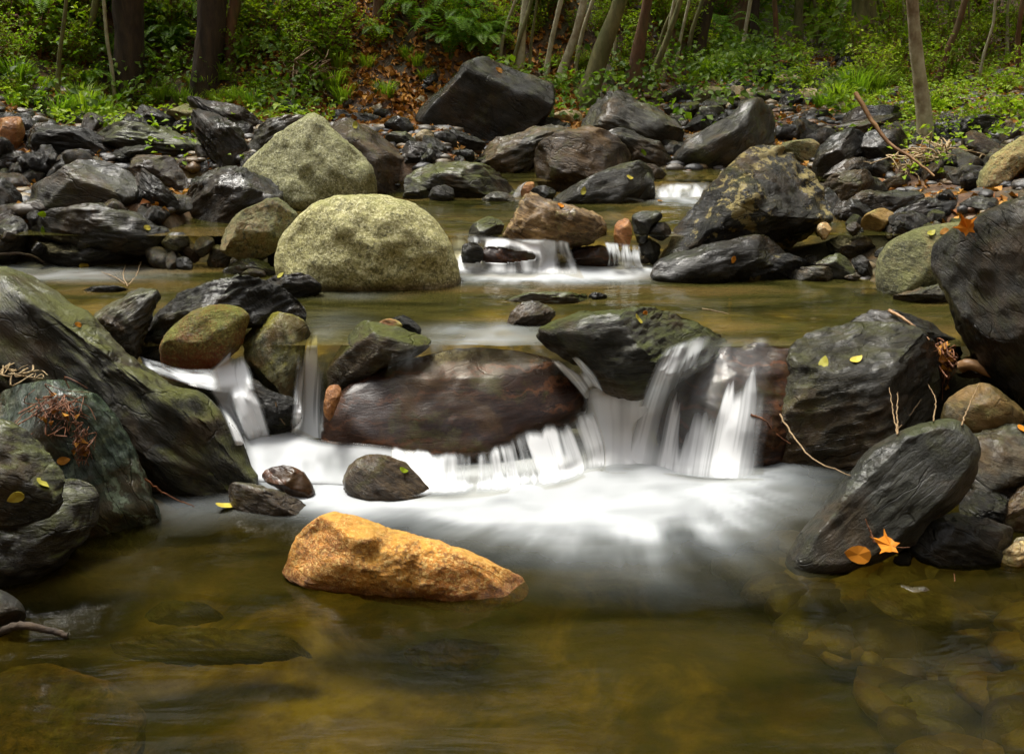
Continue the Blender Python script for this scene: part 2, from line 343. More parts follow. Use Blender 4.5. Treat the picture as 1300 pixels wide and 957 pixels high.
def build_rock(pts, base, mat, th=.8, lean=.45, p=2.4, dip=-20, cuts=6, fine=None, amp=1.25, ext=.18, strata=1.0, seed=None, z=None, Y=None, facets=(), lump=1.0, front=1.0):
    """closed rock: the traced outline is the widest section of a body with its own distance and depth"""
    NROCK[0] += 1; seed = seed or NROCK[0] * 13 + 5; rg = np.random.default_rng(seed)
    pts = clean(np.asarray(pts, float))
    if Y is None:
        b = on_z(base[0], base[1], z) if z is not None else hit(base[0], base[1])
        y0 = b[1]
    else: y0 = Y
    w = np.ptp(pts[:, 0]) / F * y0; h = np.ptp(pts[:, 1]) / F * y0
    T = .5 * th * math.sqrt(w * h)
    yc = y0 + .55 * T * front + (.12 * h * lean)
    # tilted section plane through the centre
    cx, cy = (pts.min(0) + pts.max(0)) / 2
    C = on_y(cx, cy, yc)
    n = np.array([0, -1, lean]); n /= np.linalg.norm(n); U = np.array([1., 0, 0]); Vv = np.array([0, lean, 1]); Vv /= np.linalg.norm(Vv)
    dx, dy, dz = ray(pts[:, 0], pts[:, 1]); R = np.stack([dx, dy, dz], -1); O = np.array([0, 0, H])
    t = ((C - O) @ n) / (R @ n); W = O + R * t[:, None]
    uv = np.stack([(W - C) @ U, (W - C) @ Vv], -1)
    hv = np.ptp(uv[:, 1]); lo = uv[:, 1].min(); k = np.clip(1 - (uv[:, 1] - lo) / (.22 * hv), 0, 1); uv[:, 1] -= k * ext * hv
    c = (uv.min(0) + uv.max(0)) / 2
    # choose a centre that sees most of the outline
    a, Rt = polar(uv, c)
    sz = max(w, h); pxw = max(np.ptp(pts[:, 0]), np.ptp(pts[:, 1]))
    if fine is None: fine = 6 if pxw > 190 else 5 if pxw > 55 else 4
    S, Fc = ico(fine)
    th_ = np.arctan2(S[:, 1], S[:, 0]); s = np.hypot(S[:, 0], S[:, 1]); ph = np.arctan2(S[:, 2], s)
    ca, sa = np.cos(ph), np.sin(ph); den = (np.abs(ca) ** p + np.abs(sa) ** p) ** (1 / p); A, B = ca / den, sa / den
    r = np.interp(th_, a, Rt, period=2 * np.pi)
    # blend to mean radius near the poles so the front is not creased
    X = np.stack([c[0] + r * A * np.cos(th_), c[1] + r * A * np.sin(th_), T * B], -1)
    # broad lumps
    m = math.sqrt(w * h)
    q = X / m
    side = (1 - np.abs(A) ** 6)                                     # little change on the silhouette itself
    X[:, 2] += side * T * .22 * lump * fbm(q * 1.9 + seed, seed, 3)
    ext0 = [np.ptp(X[:, 0]), np.ptp(X[:, 1])]; mid0 = [(X[:, i].max() + X[:, i].min()) / 2 for i in (0, 1)]
    # chiselled faces
    for i in range(int(cuts * 2.2)):
        nn = rg.normal(size=3) * (1, 1, .5); nn[2] = abs(nn[2]) + .75; nn /= np.linalg.norm(nn)
        d = (X - [c[0], c[1], 0]) @ nn; hh = d.max() * rg.uniform(.60, .86)
        over = np.maximum(0, d - hh); X -= nn * (over * .97)[:, None]
    for f in facets:                                               # (nx, ny, nz, fraction)
        nn = np.array(f[:3], float); nn /= np.linalg.norm(nn); d = (X - [c[0], c[1], 0]) @ nn; hh = d.max() * f[3]
        X -= nn * (np.maximum(0, d - hh) * .97)[:, None]
    for i in (0, 1):                                               # keep the traced width and height
        X[:, i] = (X[:, i] - (X[:, i].max() + X[:, i].min()) / 2) * (ext0[i] / np.ptp(X[:, i])) + mid0[i]
    P = C + X[:, :1] * U + X[:, 1:2] * Vv + X[:, 2:] * n
    # normals for displacement
    tri = P[Fc]; fn = np.cross(tri[:, 1] - tri[:, 0], tri[:, 2] - tri[:, 0]); N_ = np.zeros_like(P)
    for i in range(3): np.add.at(N_, Fc[:, i], fn)
    N_ /= np.linalg.norm(N_, axis=1)[:, None] + 1e-12
    if ((P - P.mean(0)) * N_).sum() < 0: N_ = -N_; Fc = Fc[:, ::-1]
    dr = rad(dip); L = P - C
    lx = math.cos(dr) * L[:, 0] + math.sin(dr) * L[:, 2]; lz = -math.sin(dr) * L[:, 0] + math.cos(dr) * L[:, 2]; ly = L[:, 1]
    loc = np.stack([lx, ly, lz], -1)
    s_ = m
    disp = .014 * s_ * fbm(loc / s_ * 6 + seed, seed + 1, 4)
    if strata > 0:
        per = max(.018, .075 * s_); tt = (lz + .35 * ly + .05 * s_ * fbm(loc / s_ * 2.5, seed + 2, 3)) / per
        fr = tt - np.floor(tt); st = ss(0, .88, fr) - ss(.88, 1, fr)
        amp_l = .5 + .5 * vnoise(np.stack([np.floor(tt) * 1.7, lx / s_ * 2, ly / s_ * 2], -1), seed)
        disp += strata * .013 * s_ * (st - .5) * amp_l
        disp += strata * .014 * s_ * fbm(loc / s_ * (5, 5, 26) + seed, seed + 5, 4, .6)
        ch = fbm(loc / s_ * (2.5, 2.5, 7) + seed * 2, seed + 7, 3); disp -= (strata > .7) * .014 * s_ * ss(.25, .36, ch)   # chipped steps
    else:
        disp += .006 * s_ * fbm(loc / s_ * 22 + seed, seed + 5, 3, .7)
    P = P + N_ * (disp * amp)[:, None]
    L = P - C; lx = math.cos(dr) * L[:, 0] + math.sin(dr) * L[:, 2]; lz = -math.sin(dr) * L[:, 0] + math.cos(dr) * L[:, 2]
    V = np.stack([lx, L[:, 1], lz], -1)
    return V, Fc, C, -dr, (w, h, T)
ROCKINFO = []
def R(reg, mat, label, pts, base, name='boulder', cat=None, **kw):
    P = conv(reg, pts); b = conv(reg, base)[0]
    V, Fc, C, ry, dim = build_rock(P, b, mat, **kw)
    o = link(name, mesh(name, V, Fc, M[mat]), loc=C, rot=(0, ry, 0))
    tag(o, label, cat or {'boulder': 'boulder', 'stone': 'stone', 'rock_slab': 'rock slab'}.get(name, 'rock'))
    ROCKINFO.append((C, dim)); return o
S_, B_ = 'stone', 'rock_slab'
smooth = dict(strata=0, cuts=1, p=2.1, amp=.7)
# --- foreground left
R('px', 'sl', 'huge dark slab with a mossy upper edge sloping down from the left edge of the photo', [-60,440,-60,345,-30,345,20,336,60,365,110,405,165,455,215,490,255,505,280,530,305,560,322,590,322,608,290,618,240,622,180,615,120,600,60,560,0,520], [250,622], B_, dip=-42, th=.42, lean=.55, cuts=2, strata=.7, facets=((.62,.75,.45,.74),(.05,-.1,1,.64)), lump=.4, ext=.1)
R('px', 'gs', 'rounded green-veined schist with rusty foot, twigs lying on top', [-60,520,-20,492,20,484,70,482,110,495,140,525,160,560,180,610,200,655,190,670,120,678,60,670,0,650,-60,640], [150,674], dip=-62, th=.6, lean=.4, cuts=3, strata=.5, p=2.6)
R('px', 'm', 'mossy grey rock at the left edge with a yellow leaf on its step', [-60,545,0,530,40,550,75,590,84,610,70,640,20,650,-60,650], [40,700], B_, dip=-22, th=.55, lean=.7, cuts=2, z=.12)
R('px', 'm', 'dark layered block standing in the pool at the left edge, lowest of the mossy steps', [-60,625,0,624,50,612,90,606,118,622,116,660,100,690,60,725,0,745,-60,750], [50,735], B_, dip=-8, th=.7, lean=.5, cuts=3)
R('px', 'gr', 'small smooth grey stone cut by the left edge just above the bottom corner', [-60,740,0,748,22,765,31,785,20,800,-60,812], [0,806], S_, **smooth)
R('px', 'sub', 'wet ochre-brown shelf of rock in the bottom left corner, awash', [-80,850,-60,815,0,808,80,808,160,838,182,870,170,930,120,990,-80,990], [100,900], B_, Y=2.0, th=.5, lean=2.6, cuts=1, ext=0, strata=.5, dip=0, p=2.1).location.z -= .10
# --- bits by the left of the falls
R('s1', 'gr', 'grey banded slab tip leaning behind the huge mossy slab', [335,205,430,140,560,98,600,120,560,230,520,340,440,330], [480,352], B_, dip=35, th=.6, strata=1.3, cuts=2)
R('s1', 'd', 'long dark wet rock lying behind the red-footed boulder', [495,300,530,200,600,130,760,80,880,55,950,68,1060,90,1130,150,1115,215,1000,200,900,230,720,260,640,310,600,350,540,362], [600,366], dip=18, th=.7, cuts=5, strata=1.2)
R('s1', 'k', 'black lump at the right end of the long dark wet rock', [950,75,1060,58,1160,50,1200,90,1207,130,1130,145,1040,120], [1170,143], S_, dip=5)
R('s1', 'k', 'thin black rock strip breaking the surface of the left pool', [290,104,380,95,470,99,480,110,450,118,330,116], [400,119], S_, th=.5, ext=.4)
R('s2', 'ro', 'rounded boulder with green speckled top and dark red foot', [130,240,150,190,200,140,270,90,340,72,420,88,465,115,445,180,430,240,350,300,260,335,160,325,135,285], [200,338], Y=3.78, dip=10, **{**smooth, 'th': .85, 'lean': .3})
R('s2', 'gm', 'blocky stone with mossy green top between the two left waterfalls', [420,200,440,140,480,103,560,103,640,130,690,170,655,200,645,280,640,400,600,432,540,425,500,395,470,320,440,250], [580,434], z=.16, dip=60, th=.75, lean=.25, cuts=5, strata=.35, facets=((.1,.2,1,.7),))
R('s2', 'k', 'black wet rock in the hollow under the mossy green block', [420,420,440,360,480,350,540,400,640,420,660,500,620,530,540,535,480,510], [560,545], S_, z=.10, th=.5)
R('s2', 'w', 'maroon wet stone wrapped by the leftmost cascade', [320,350,345,318,420,308,465,330,480,380,430,408,360,395,325,378], [400,402], S_, z=.20, **{**smooth, 'th': .9})
R('s2', 'w', 'maroon wet ledge stone the leftmost cascade slides over', [400,420,440,400,500,420,510,480,500,540,450,545,420,500], [470,545], S_, z=.10, **{**smooth, 'th': .6})
R('s2', 'm', 'dark boulder with olive-brown top right of the narrow left waterfall', [745,290,760,220,820,150,870,130,950,143,1050,178,1110,190,1155,208,1110,250,1010,290,930,330,860,355,760,380], [800,382], z=.24, dip=-12, th=.8, lean=.5, cuts=5, strata=.4, facets=((.35,.7,.5,.78),(-.5,-.2,.9,.72)))
R('s2', 'k', 'small black stone behind the orange stone on the olive-topped boulder', [985,125,1020,113,1070,130,1110,168,1100,185,1040,180], [1060,190], S_, z=.40, th=.7)
R('s2', 'r', 'small orange stone resting on the olive-topped boulder', [945,146,980,130,1020,137,1042,160,1010,172,960,165], [1000,176], S_, z=.42, **smooth)
R('s3', 'w', 'broad maroon slab under thin sliding water in the middle of the falls', [18,520,30,430,80,370,160,310,300,250,400,222,560,192,750,200,900,232,990,290,1030,370,1010,440,930,500,800,545,700,590,600,620,420,630,200,600,30,560], [400,655], B_, Y=3.68, dip=4, th=.3, lean=1.0, cuts=0, strata=.12, p=3.0, ext=.12, facets=((0,.35,1,.86),(.1,-.8,.6,.86)), front=.6, lump=.35, amp=.55)
R('s3', 'r', 'orange-brown wet stone wedged at the left end of the maroon slab', [28,420,45,320,95,318,100,360,60,440], [50,440], S_, z=.18, **smooth)
R('s2', 'b', 'dark brown stone rising from white water in front of the maroon slab', [812,760,828,690,870,652,960,638,1040,663,1100,725,1150,785,1130,820,1000,825,850,800], [1000,800], S_, dip=-30, th=.7, lean=.6, cuts=2, strata=.4)
R('s2', 'w', 'maroon stone poking out of the foam left of the dark brown one', [505,720,530,690,600,678,660,700,695,745,712,785,660,805,600,780,530,750], [640,802], S_, **{**smooth, 'th': .8})
R('s2', 'b', 'low brown stone at the foot of the huge mossy slab, edge of the foam', [375,800,380,758,430,743,520,765,620,800,690,832,640,860,480,860,400,842], [520,858], S_, dip=-12, th=.6, lean=.9, cuts=2, strata=.4)
R('s6', 'o', 'golden orange rock alone in the front pool', [165,375,185,330,205,290,240,220,300,165,350,150,430,155,500,178,560,203,680,245,780,265,850,290,950,332,1050,378,1110,418,1060,450,900,462,700,452,480,432,250,408,180,395], [600,440], dip=-15, th=.62, lean=.45, cuts=0, strata=0, p=2.6, facets=((-.55,.1,1,.80),(.25,.05,1,.82),(.1,.8,.6,.88),(-.2,-.6,1,.86),(.7,.5,.8,.85)), amp=1.1, lump=1.2)
R('px', 'm', 'wet rounded boulder with water creeping over its mossy top, centre of the weir', [680,428,695,410,730,400,765,396,805,393,865,392,915,396,935,406,928,425,890,450,860,470,820,488,780,490,750,480,725,460], [800,490], Y=3.66, dip=8, th=.75, lean=.6, cuts=2, strata=.7)
R('z6', 'b', 'small rough brown rock at the lip of the weir', [628,695,635,650,680,600,740,592,800,605,822,640,780,685,700,705], [700,702], S_, z=.37, cuts=6, th=.8, dip=20)
R('s4', 'w', 'maroon ledge under the right-hand cascade', [140,340,160,285,230,235,330,195,460,180,600,180,720,220,760,330,740,480,600,600,420,620,250,600,170,560,140,440], [400,640], Y=3.66, dip=-8, th=.4, lean=.9, cuts=1, strata=.4, ext=.1, p=3, front=.6, lump=.5, facets=((0,.4,1,.88),))
R('s4', 'r', 'small orange patch of stone at the top of the right-hand cascade', [140,300,170,255,225,238,240,262,200,300,160,320], [190,320], S_, z=.30, **smooth)
R('s4', 'rb', 'massive dark layered boulder right of the cascade with two yellow leaves on top', [570,560,600,400,640,300,640,210,700,130,780,95,900,80,1020,85,1130,118,1200,178,1228,250,1222,360,1190,450,1100,510,1040,560,960,590,780,610,640,600], [800,600], dip=17, th=.7, lean=.55, cuts=0, strata=.7, facets=((-.15,.75,.7,.72),(.65,-.1,.8,.72),(-.35,-.3,1,.74)), lump=.4)
R('z8', 'k', 'black rock behind the massive layered boulder', [640,240,700,195,760,183,850,200,950,215,1020,260,1080,310,1060,380,980,360,900,300], [1000,350], z=.34, dip=-15)
R('s7', 'ls', 'leaning oblong grey-green slab pointing down left into the pool', [405,690,450,632,505,575,560,520,640,400,720,310,830,240,950,195,1030,188,1090,215,1117,280,1105,400,1060,480,1000,545,910,590,850,645,700,690,560,722,440,715], [640,716], B_, dip=40, th=.5, lean=.35, cuts=0, strata=.35, amp=.9, p=2.8, facets=((-.1,.15,1,.64),(-.6,.65,.6,.86),(.5,-.5,.7,.82)), lump=.22, ext=.10)
R('s7', 'ob', 'smooth olive-brown rounded stone under the driftwood', [985,190,1010,110,1080,60,1150,45,1220,70,1290,130,1320,175,1240,220,1080,225], [1150,222], z=.22, **{**smooth, 'th': .7})
R('s7', 'gr', 'wet grey rock with bright sheen behind the top of the leaning slab', [1060,240,1100,205,1200,195,1300,192,1440,200,1440,450,1300,460,1200,470,1110,440], [1200,475], z=.06, dip=-10, th=.6, lean=1.0, cuts=4)
R('s7', 'k', 'low black rock with pale veins at the water on the right', [860,655,900,590,1000,553,1060,520,1110,552,1250,600,1275,660,1215,712,1000,714,890,695], [1000,715], dip=-20, th=.6, lean=.8, cuts=3)
R('s7', 'k', 'black wet rock wedged between the leaning slab and the right edge', [1060,510,1100,440,1200,450,1260,500,1285,580,1200,610,1120,580], [1200,606], S_, cuts=5, lean=.7)
R('s7', 'b', 'brown grey stone cut by the right edge above the pale stone', [1210,565,1240,490,1300,425,1380,400,1400,590,1260,592], [1280,604], S_, dip=30, cuts=2)
R('s7', 't', 'pale cream stone at the right edge on the waterline', [1205,725,1230,700,1290,660,1360,635,1380,725,1280,732], [1260,730], S_, dip=20, th=.7, ext=.3)
R('s7', 't', 'little tan pebble above the pale cream stone', [1262,645,1280,625,1330,622,1340,650,1290,655], [1290,658], S_, **smooth)
R('px', 'd', 'tall lichened boulder filling the right edge under the orange maple leaf', [1190,325,1198,305,1212,293,1235,280,1262,262,1300,248,1380,240,1400,490,1310,482,1270,468,1245,448,1228,420,1213,385,1200,352], [1290,478], z=.30, dip=-50, th=.7, lean=.2, cuts=1, strata=.25, facets=((-.75,.1,.8,.80),(.2,.3,1,.80)))
# --- middle: the two granite boulders and rocks round them
R('px', 'g', 'largest round pale granite boulder, in the pool left of centre', [350,335,358,302,378,275,402,258,432,249,480,247,522,255,552,276,572,306,583,338,587,364,540,372,480,374,400,372,356,358], [470,363], **{**smooth, 'th': .75, 'lean': .25, 'lump': .9, 'amp': .7, 'cuts': 0, 'p': 2.5})
R('px', 'g', 'pointed pale granite boulder behind the round one', [308,216,330,195,352,175,375,158,400,144,412,150,422,166,440,180,460,195,474,216,477,240,470,258,440,266,380,266,340,254,318,238], [360,262], dip=10, th=.7, lean=.3, cuts=0, strata=0, p=2.6, facets=((-.4,.3,1,.8),(.5,.4,.8,.85)))
R('px', 'b', 'brown rounded boulder behind the pointed granite one', [395,165,405,150,440,147,470,157,500,173,517,195,521,215,512,238,485,245,455,235,420,200], [500,240], cuts=3, strata=.4, th=.8)
R('z4', 'k', 'black rounded boulder left of the pointed granite one', [700,480,712,410,790,340,850,318,960,303,1030,328,1062,390,1055,450,980,485,900,525,830,562,720,560], [770,560], Y=5.75, dip=25, cuts=4, th=.75)
R('z4', 'd', 'dark grey slab leaning on the left of the black rounded boulder', [650,455,700,400,755,350,780,308,860,293,935,300,870,340,760,400,700,455], [690,456], B_, dip=38, th=.6)
R('z4', 'g2', 'angular yellow-green boulder beside the round granite one', [808,580,850,520,930,470,1000,430,1062,414,1100,448,1120,510,1085,558,1000,610,880,610], [880,606], Y=5.15, dip=28, th=.7, cuts=4, strata=.3)
R('z4', 'gr', 'broad smooth grey boulder at the left of the upper pool', [92,410,108,330,130,308,240,308,300,273,370,261,440,278,490,320,522,372,525,430,440,450,220,455,110,440], [300,450], dip=-12, th=.7, cuts=3, strata=.35, p=2.6)
R('z4', 'k', 'black wedge right of the broad smooth grey boulder', [485,315,540,308,590,343,650,410,664,440,600,452,520,445,508,370], [600,448], dip=-35)
R('z4', 'b', 'light brown blocky slab above the black wedge', [438,285,600,238,657,260,702,330,712,385,640,390,560,330], [660,392], B_, dip=12, cuts=6)
R('z4', 'm', 'long flat mossy slab below the grassy left bank', [318,158,370,130,520,138,620,138,700,148,760,178,793,215,745,250,640,250,520,240,430,220,350,190], [600,256], B_, dip=-6, th=.5)
R('z4', 'k', 'broad black slab at the far left below the grass', [68,190,110,150,200,127,300,143,380,173,438,210,430,245,370,262,200,258,95,235], [250,262], B_, dip=-10, th=.6)
R('z4', 'k', 'small black stone under the broad black slab', [183,272,260,228,330,238,362,265,300,282,205,285], [270,287], S_)
R('z4', 'd', 'flat dark stone behind the broad smooth grey boulder', [112,310,128,270,200,260,300,265,260,310,150,320], [200,316], S_)
R('z4', 'k', 'upright black oblong rock leaning left below the bank', [708,150,718,100,780,78,840,98,900,160,928,220,922,275,880,298,820,280,755,215], [850,300], dip=-50, th=.7, cuts=4)
R('z4', 'k', 'black slope of rock beneath the green bank grass', [465,115,498,62,560,78,640,118,705,162,640,175,560,165], [600,172], B_, dip=-25)
R('z4', 'g2', 'grey-green boulder behind the upright black oblong', [615,80,640,66,700,63,765,80,760,130,720,160,660,140], [700,162], cuts=3)
R('z4', 'gr', 'striped silvery slab leaning against the pointed granite boulder', [918,205,950,155,1040,113,1150,108,1160,150,1060,240,1000,280,925,275], [945,280], B_, dip=20, strata=1.4)
R('z4', 'd', 'dark wedge cut by the left edge beside the grey boulder', [-60,330,0,338,40,370,77,420,75,455,-60,455], [40,456], S_, dip=-40)
R('z4', 'b', 'low brown stone at the foot of the grey boulder, left end', [78,445,120,418,170,430,203,462,180,475,85,472], [140,470], S_, **smooth)
R('z4', 'd', 'wide flat wet slab at the edge of the left pool', [95,540,110,510,200,478,370,458,520,463,600,473,645,500,610,545,560,595,300,585,200,570], [300,600], B_, dip=-3, th=.7, lean=1.0, cuts=3)
R('z4', 'k', 'cracked black ledge between the flat wet slab and the left pool', [72,605,100,568,260,562,420,568,470,598,545,610,545,665,440,672,250,672,120,662], [300,670], B_, dip=-8, th=.6, cuts=5, strata=1.4)
R('z4', 'd', 'dark rock cut by the left edge next to the cracked ledge', [-60,500,0,495,30,478,72,477,97,510,82,590,25,645,-60,650], [20,645], dip=40)
R('z4', 'k', 'small flat black stone in the left of the upper pool', [38,485,120,458,172,473,155,497,60,500], [100,500], S_)
R('z4', 'y', 'ochre stone among cobbles by the yellow leaf', [412,565,450,528,510,538,535,580,470,610,430,600], [460,608], S_, **smooth)
R('z4', 'gr', 'grey cobble between the ochre stone and the black boulder', [600,590,640,545,700,548,715,600,640,620], [650,620], S_, **smooth)
R('z4', 'd', 'dark cobble beside the grey cobble', [660,625,680,590,730,585,765,615,740,650,690,650], [700,652], S_)
R('z4', 'gr', 'grey striped stone below the angular yellow-green boulder', [765,650,800,600,870,588,875,640,840,675,790,680], [830,676], S_, strata=1.3, dip=30)
R('z4', 'k', 'black triangular stone on the yellow-green boulder front', [868,610,880,560,920,533,972,570,960,618,910,622], [920,620], S_)
R('z4', 'gr', 'pale grey oval stone propped beside the black triangular one', [893,655,960,600,1010,577,1032,600,985,645,920,665], [950,662], S_, dip=30)
R('z4', 'k', 'black oval stone against the round granite boulder', [1005,620,1050,560,1092,547,1075,620,1045,665,1000,660], [1040,664], S_, dip=45)
R('z4', 'm', 'long low mossy stone at the waterline left of the round granite boulder', [822,695,850,655,930,643,1000,648,1038,680,1035,705,850,712], [930,710], S_, th=.6)
R('z4', 'b', 'little brown stone lying in front of the long low mossy stone', [898,705,940,680,990,688,1002,712,940,718], [950,717], S_, **smooth)
R('z4', 'k', 'little black wet stone at the waterline below the cobbles', [650,655,680,630,722,658,718,688,665,686], [690,688], S_)
R('z4', 'r', 'rusty brown mossy stump-like stone at the left edge of the bank', [-30,210,0,130,40,98,80,128,88,180,60,228,0,235], [40,235], S_, cuts=2, strata=0)
R('z4', 'k', 'black rock below the rusty brown stone at the left edge', [-40,240,0,233,60,238,84,280,40,310,-40,310], [40,310], S_)
R('z4', 'm', 'small mossy olive stone cut by the left edge', [-40,320,0,298,40,298,68,335,30,352,-40,350], [30,352], S_)
R('z4', 'k', 'black flat stone behind the light brown blocky slab', [383,278,440,240,500,218,560,213,615,240,540,265,440,290], [480,288], S_, dip=15)
R('z4', 'k', 'black stone behind the dark grey leaning slab', [698,325,760,280,820,268,855,290,790,315,715,342], [760,336], S_, dip=20)
R('z4', 'b', 'small brown stone among dead leaves above the black wedge', [660,290,680,258,710,270,722,300,690,318], [690,318], S_)
R('z4', 'k', 'black mossy rock at the foot of the leafy bank', [692,60,698,42,740,33,860,58,940,88,995,122,985,150,940,172,870,130,760,85], [920,172], dip=-25)
R('z4', 'k', 'dark rock under the twiggy bush', [1040,100,1045,60,1062,33,1130,68,1180,102,1160,118,1090,115], [1110,118], S_)
R('z4', 'd', 'dark flat rock in front of the leafy slope, left of the big pyramid', [1188,108,1230,84,1300,88,1330,118,1300,135,1220,125], [1260,130], S_)
# --- centre back
R('z2', 'd', 'big pyramid-shaped boulder with a streaked dark face', [283,442,330,390,420,308,497,226,560,220,640,248,740,283,803,310,812,350,806,410,760,455,700,495,620,530,560,540,480,510,380,485,300,465], [560,535], dip=-30, th=.75, lean=.1, cuts=0, strata=.35, p=4, facets=((.05,-.12,1,.58),(.38,.86,.60,.70),(-.8,.75,.55,.90)), lump=.3)
R('z2', 'gr', 'silvery wet slab with a small trickle below the pyramid boulder', [508,575,540,545,600,520,700,480,800,458,905,458,860,520,790,570,750,605,700,635,600,640,540,615], [640,640], B_, dip=18, th=.6, lean=.8, strata=1.4, cuts=3)
R('z2', 'b', 'olive-brown wet boulder with yellow lichen on top, centre back', [730,610,755,560,820,510,900,478,940,460,1020,498,1092,560,1104,605,1050,645,980,680,900,705,800,700,745,665], [850,705], dip=-15, th=.8, cuts=6, strata=.4)
R('z2', 'k', 'black slab behind the silvery wet slab', [655,495,740,450,840,437,865,460,760,490,690,510], [740,505], B_, dip=15)
R('z2', 't', 'flat tan slab behind the olive-brown boulder', [785,440,850,410,910,418,918,460,860,472], [850,472], S_, cuts=3)
R('z2', 'gr', 'big domed grey boulder right of the pyramid boulder', [908,425,930,375,975,348,1040,353,1105,333,1170,368,1235,408,1290,470,1297,520,1245,555,1150,550,1000,500,925,465], [1220,555], dip=-28, th=.7, cuts=4)
R('z2', 'k', 'black stone in front of the big domed grey boulder', [968,465,1040,428,1110,438,1160,480,1185,520,1110,530,1020,505], [1080,532], S_)
R('z2', 'd', 'smooth grey slab sloping right with a green leaf on it', [990,500,1055,473,1120,505,1200,548,1260,580,1235,618,1100,625,1080,570], [1170,620], B_, dip=-25, th=.5, cuts=3)
R('z6', 'm', 'flat olive-brown rock between the granite boulder and the trickle', [245,190,240,110,270,70,400,66,480,78,560,98,640,148,668,172,600,200,520,212,300,205], [450,208], dip=-6, th=.6, cuts=4)
R('z2', 'k', 'black angular rock right of the brown rounded boulder', [218,555,270,523,350,533,403,580,395,615,265,615], [330,615], S_)
R('z2', 'k', 'long black rock under the left corner of the pyramid boulder', [365,520,420,483,500,498,555,525,545,552,440,552,380,540], [460,555], S_)
R('z2', 'k', 'black stone beside the flat olive-brown rock', [395,600,430,558,500,558,515,605,430,618], [450,616], S_)
R('z2', 't', 'tan rounded stone near the pyramid boulder foot', [283,510,320,483,355,498,362,535,300,545], [330,545], S_, **smooth)
R('z2', 'm', 'mossy dark stone behind the brown rounded boulder', [168,510,240,488,290,515,305,545,235,555,180,540], [240,555], S_)
R('z2', 'k', 'flat black stone at the edge of the leaf litter', [10,440,80,416,180,440,180,470,60,455], [100,474], S_)
R('z2', 'k', 'black stone behind the tan rounded stone', [158,475,200,433,260,448,290,495,210,502], [220,502], S_)
R('z6', 'd', 'long grey slab sloping left at the head of the middle pool', [780,218,830,170,930,128,1040,93,1120,80,1180,98,1190,140,1185,215,1100,228,960,230,840,228], [950,228], B_, dip=16, th=.5, lean=.8, cuts=3, strata=.6)
R('z6', 'm', 'upright mossy fin at the right end of the long grey slab', [1112,205,1122,130,1135,90,1182,140,1190,210,1150,222], [1150,220], S_, cuts=3, dip=70)
R('z6', 'd', 'dark rock behind the upright mossy fin', [1110,90,1180,83,1235,112,1210,140,1150,130], [1190,142], S_)
R('z6', 'd', 'left one of two small grey stones by the granite boulder', [236,205,260,168,312,163,342,190,340,216,260,218], [290,216], S_, cuts=3)
R('z6', 'd', 'right one of two small grey stones by the granite boulder', [333,215,345,173,390,161,433,175,436,208,400,226], [390,224], S_, cuts=3)
R('z6', 'gr', 'low grey stone left of the tiny trickle', [528,215,570,188,610,183,662,205,655,228,560,228], [600,226], S_)
R('z6', 'r', 'brown stone the tiny trickle runs round', [678,195,700,153,732,148,738,185,705,208], [705,206], S_, **smooth)
R('z6', 'd', 'dark stone under the olive-brown wet boulder', [708,205,750,163,822,173,805,210,750,222], [760,220], S_)
R('z6', 'gr', 'thin pale striped stone in front of the long grey slab', [985,222,1040,200,1120,200,1170,215,1110,230,1010,232], [1080,231], S_, th=.6)
R('z6', 'st', 'tilted slab with striped orange-brown layers above the middle cascade', [610,362,655,290,690,222,718,198,800,223,900,258,1000,298,1012,332,960,358,900,360,840,378,740,376,660,378], [760,374], B_, dip=-18, th=.75, lean=.6, cuts=0, strata=2.0, facets=((.15,.75,.7,.74),(-.3,-.45,.8,.8)))
R('z6', 'm', 'small olive rock left of the striped slab', [476,355,510,308,560,278,612,278,625,312,605,352,540,368], [550,368], S_, dip=20)
R('z6', 'r', 'rusty orange stone at the right end of the middle cascade', [1030,370,1038,300,1080,282,1102,310,1098,372,1060,382], [1070,380], S_, cuts=3, strata=0)
R('z6', 'd', 'pointed dark rock right of the rusty orange stone', [1100,358,1103,270,1140,248,1200,263,1218,290,1175,320,1155,360], [1130,362], S_)
R('z6', 'k', 'black stone with fallen leaves behind the pointed dark rock', [1155,345,1180,305,1230,300,1255,340,1205,362], [1200,362], S_)
R('z6', 'd', 'dark wedge splitting the right end of the middle cascade', [1115,380,1160,353,1215,380,1195,445,1150,430], [1170,447], S_, dip=-45)
R('z6', 'b', 'small brown stone under the dark wedge in the cascade', [1108,445,1130,413,1172,430,1162,455], [1140,456], S_)
R('z6', 'w', 'wet maroon stone in the middle cascade with foam round it', [848,420,862,392,905,386,990,393,1052,430,1045,465,960,466,880,452], [950,464], S_, th=.7, cuts=2, strata=.3)
R('z6', 'w', 'wet brown stone under the left part of the low white cascade', [520,440,560,385,640,365,720,380,770,430,740,470,600,475], [640,470], S_, Y=5.16, th=.5, cuts=1, strata=.2, lean=.8)
R('z6', 'k', 'small black stone breaking the low white cascade on its left', [455,430,470,385,510,372,545,400,540,440,490,450], [500,450], S_, Y=5.14, th=.6)
R('z6', 'k', 'small black stone touching the round granite boulder at its right', [438,478,445,430,480,422,505,450,502,480], [475,482], S_, cuts=2)
R('z6', 'm', 'thin flat stone lying just above the water in mid pool', [588,598,650,575,760,560,860,568,942,576,930,600,760,608,640,608], [760,606], S_, th=.5, dip=0, ext=.3)
R('z6', 'k', 'small dark stone at the right tip of the thin flat stone', [932,580,960,562,1012,577,1000,590,960,592], [970,592], S_)
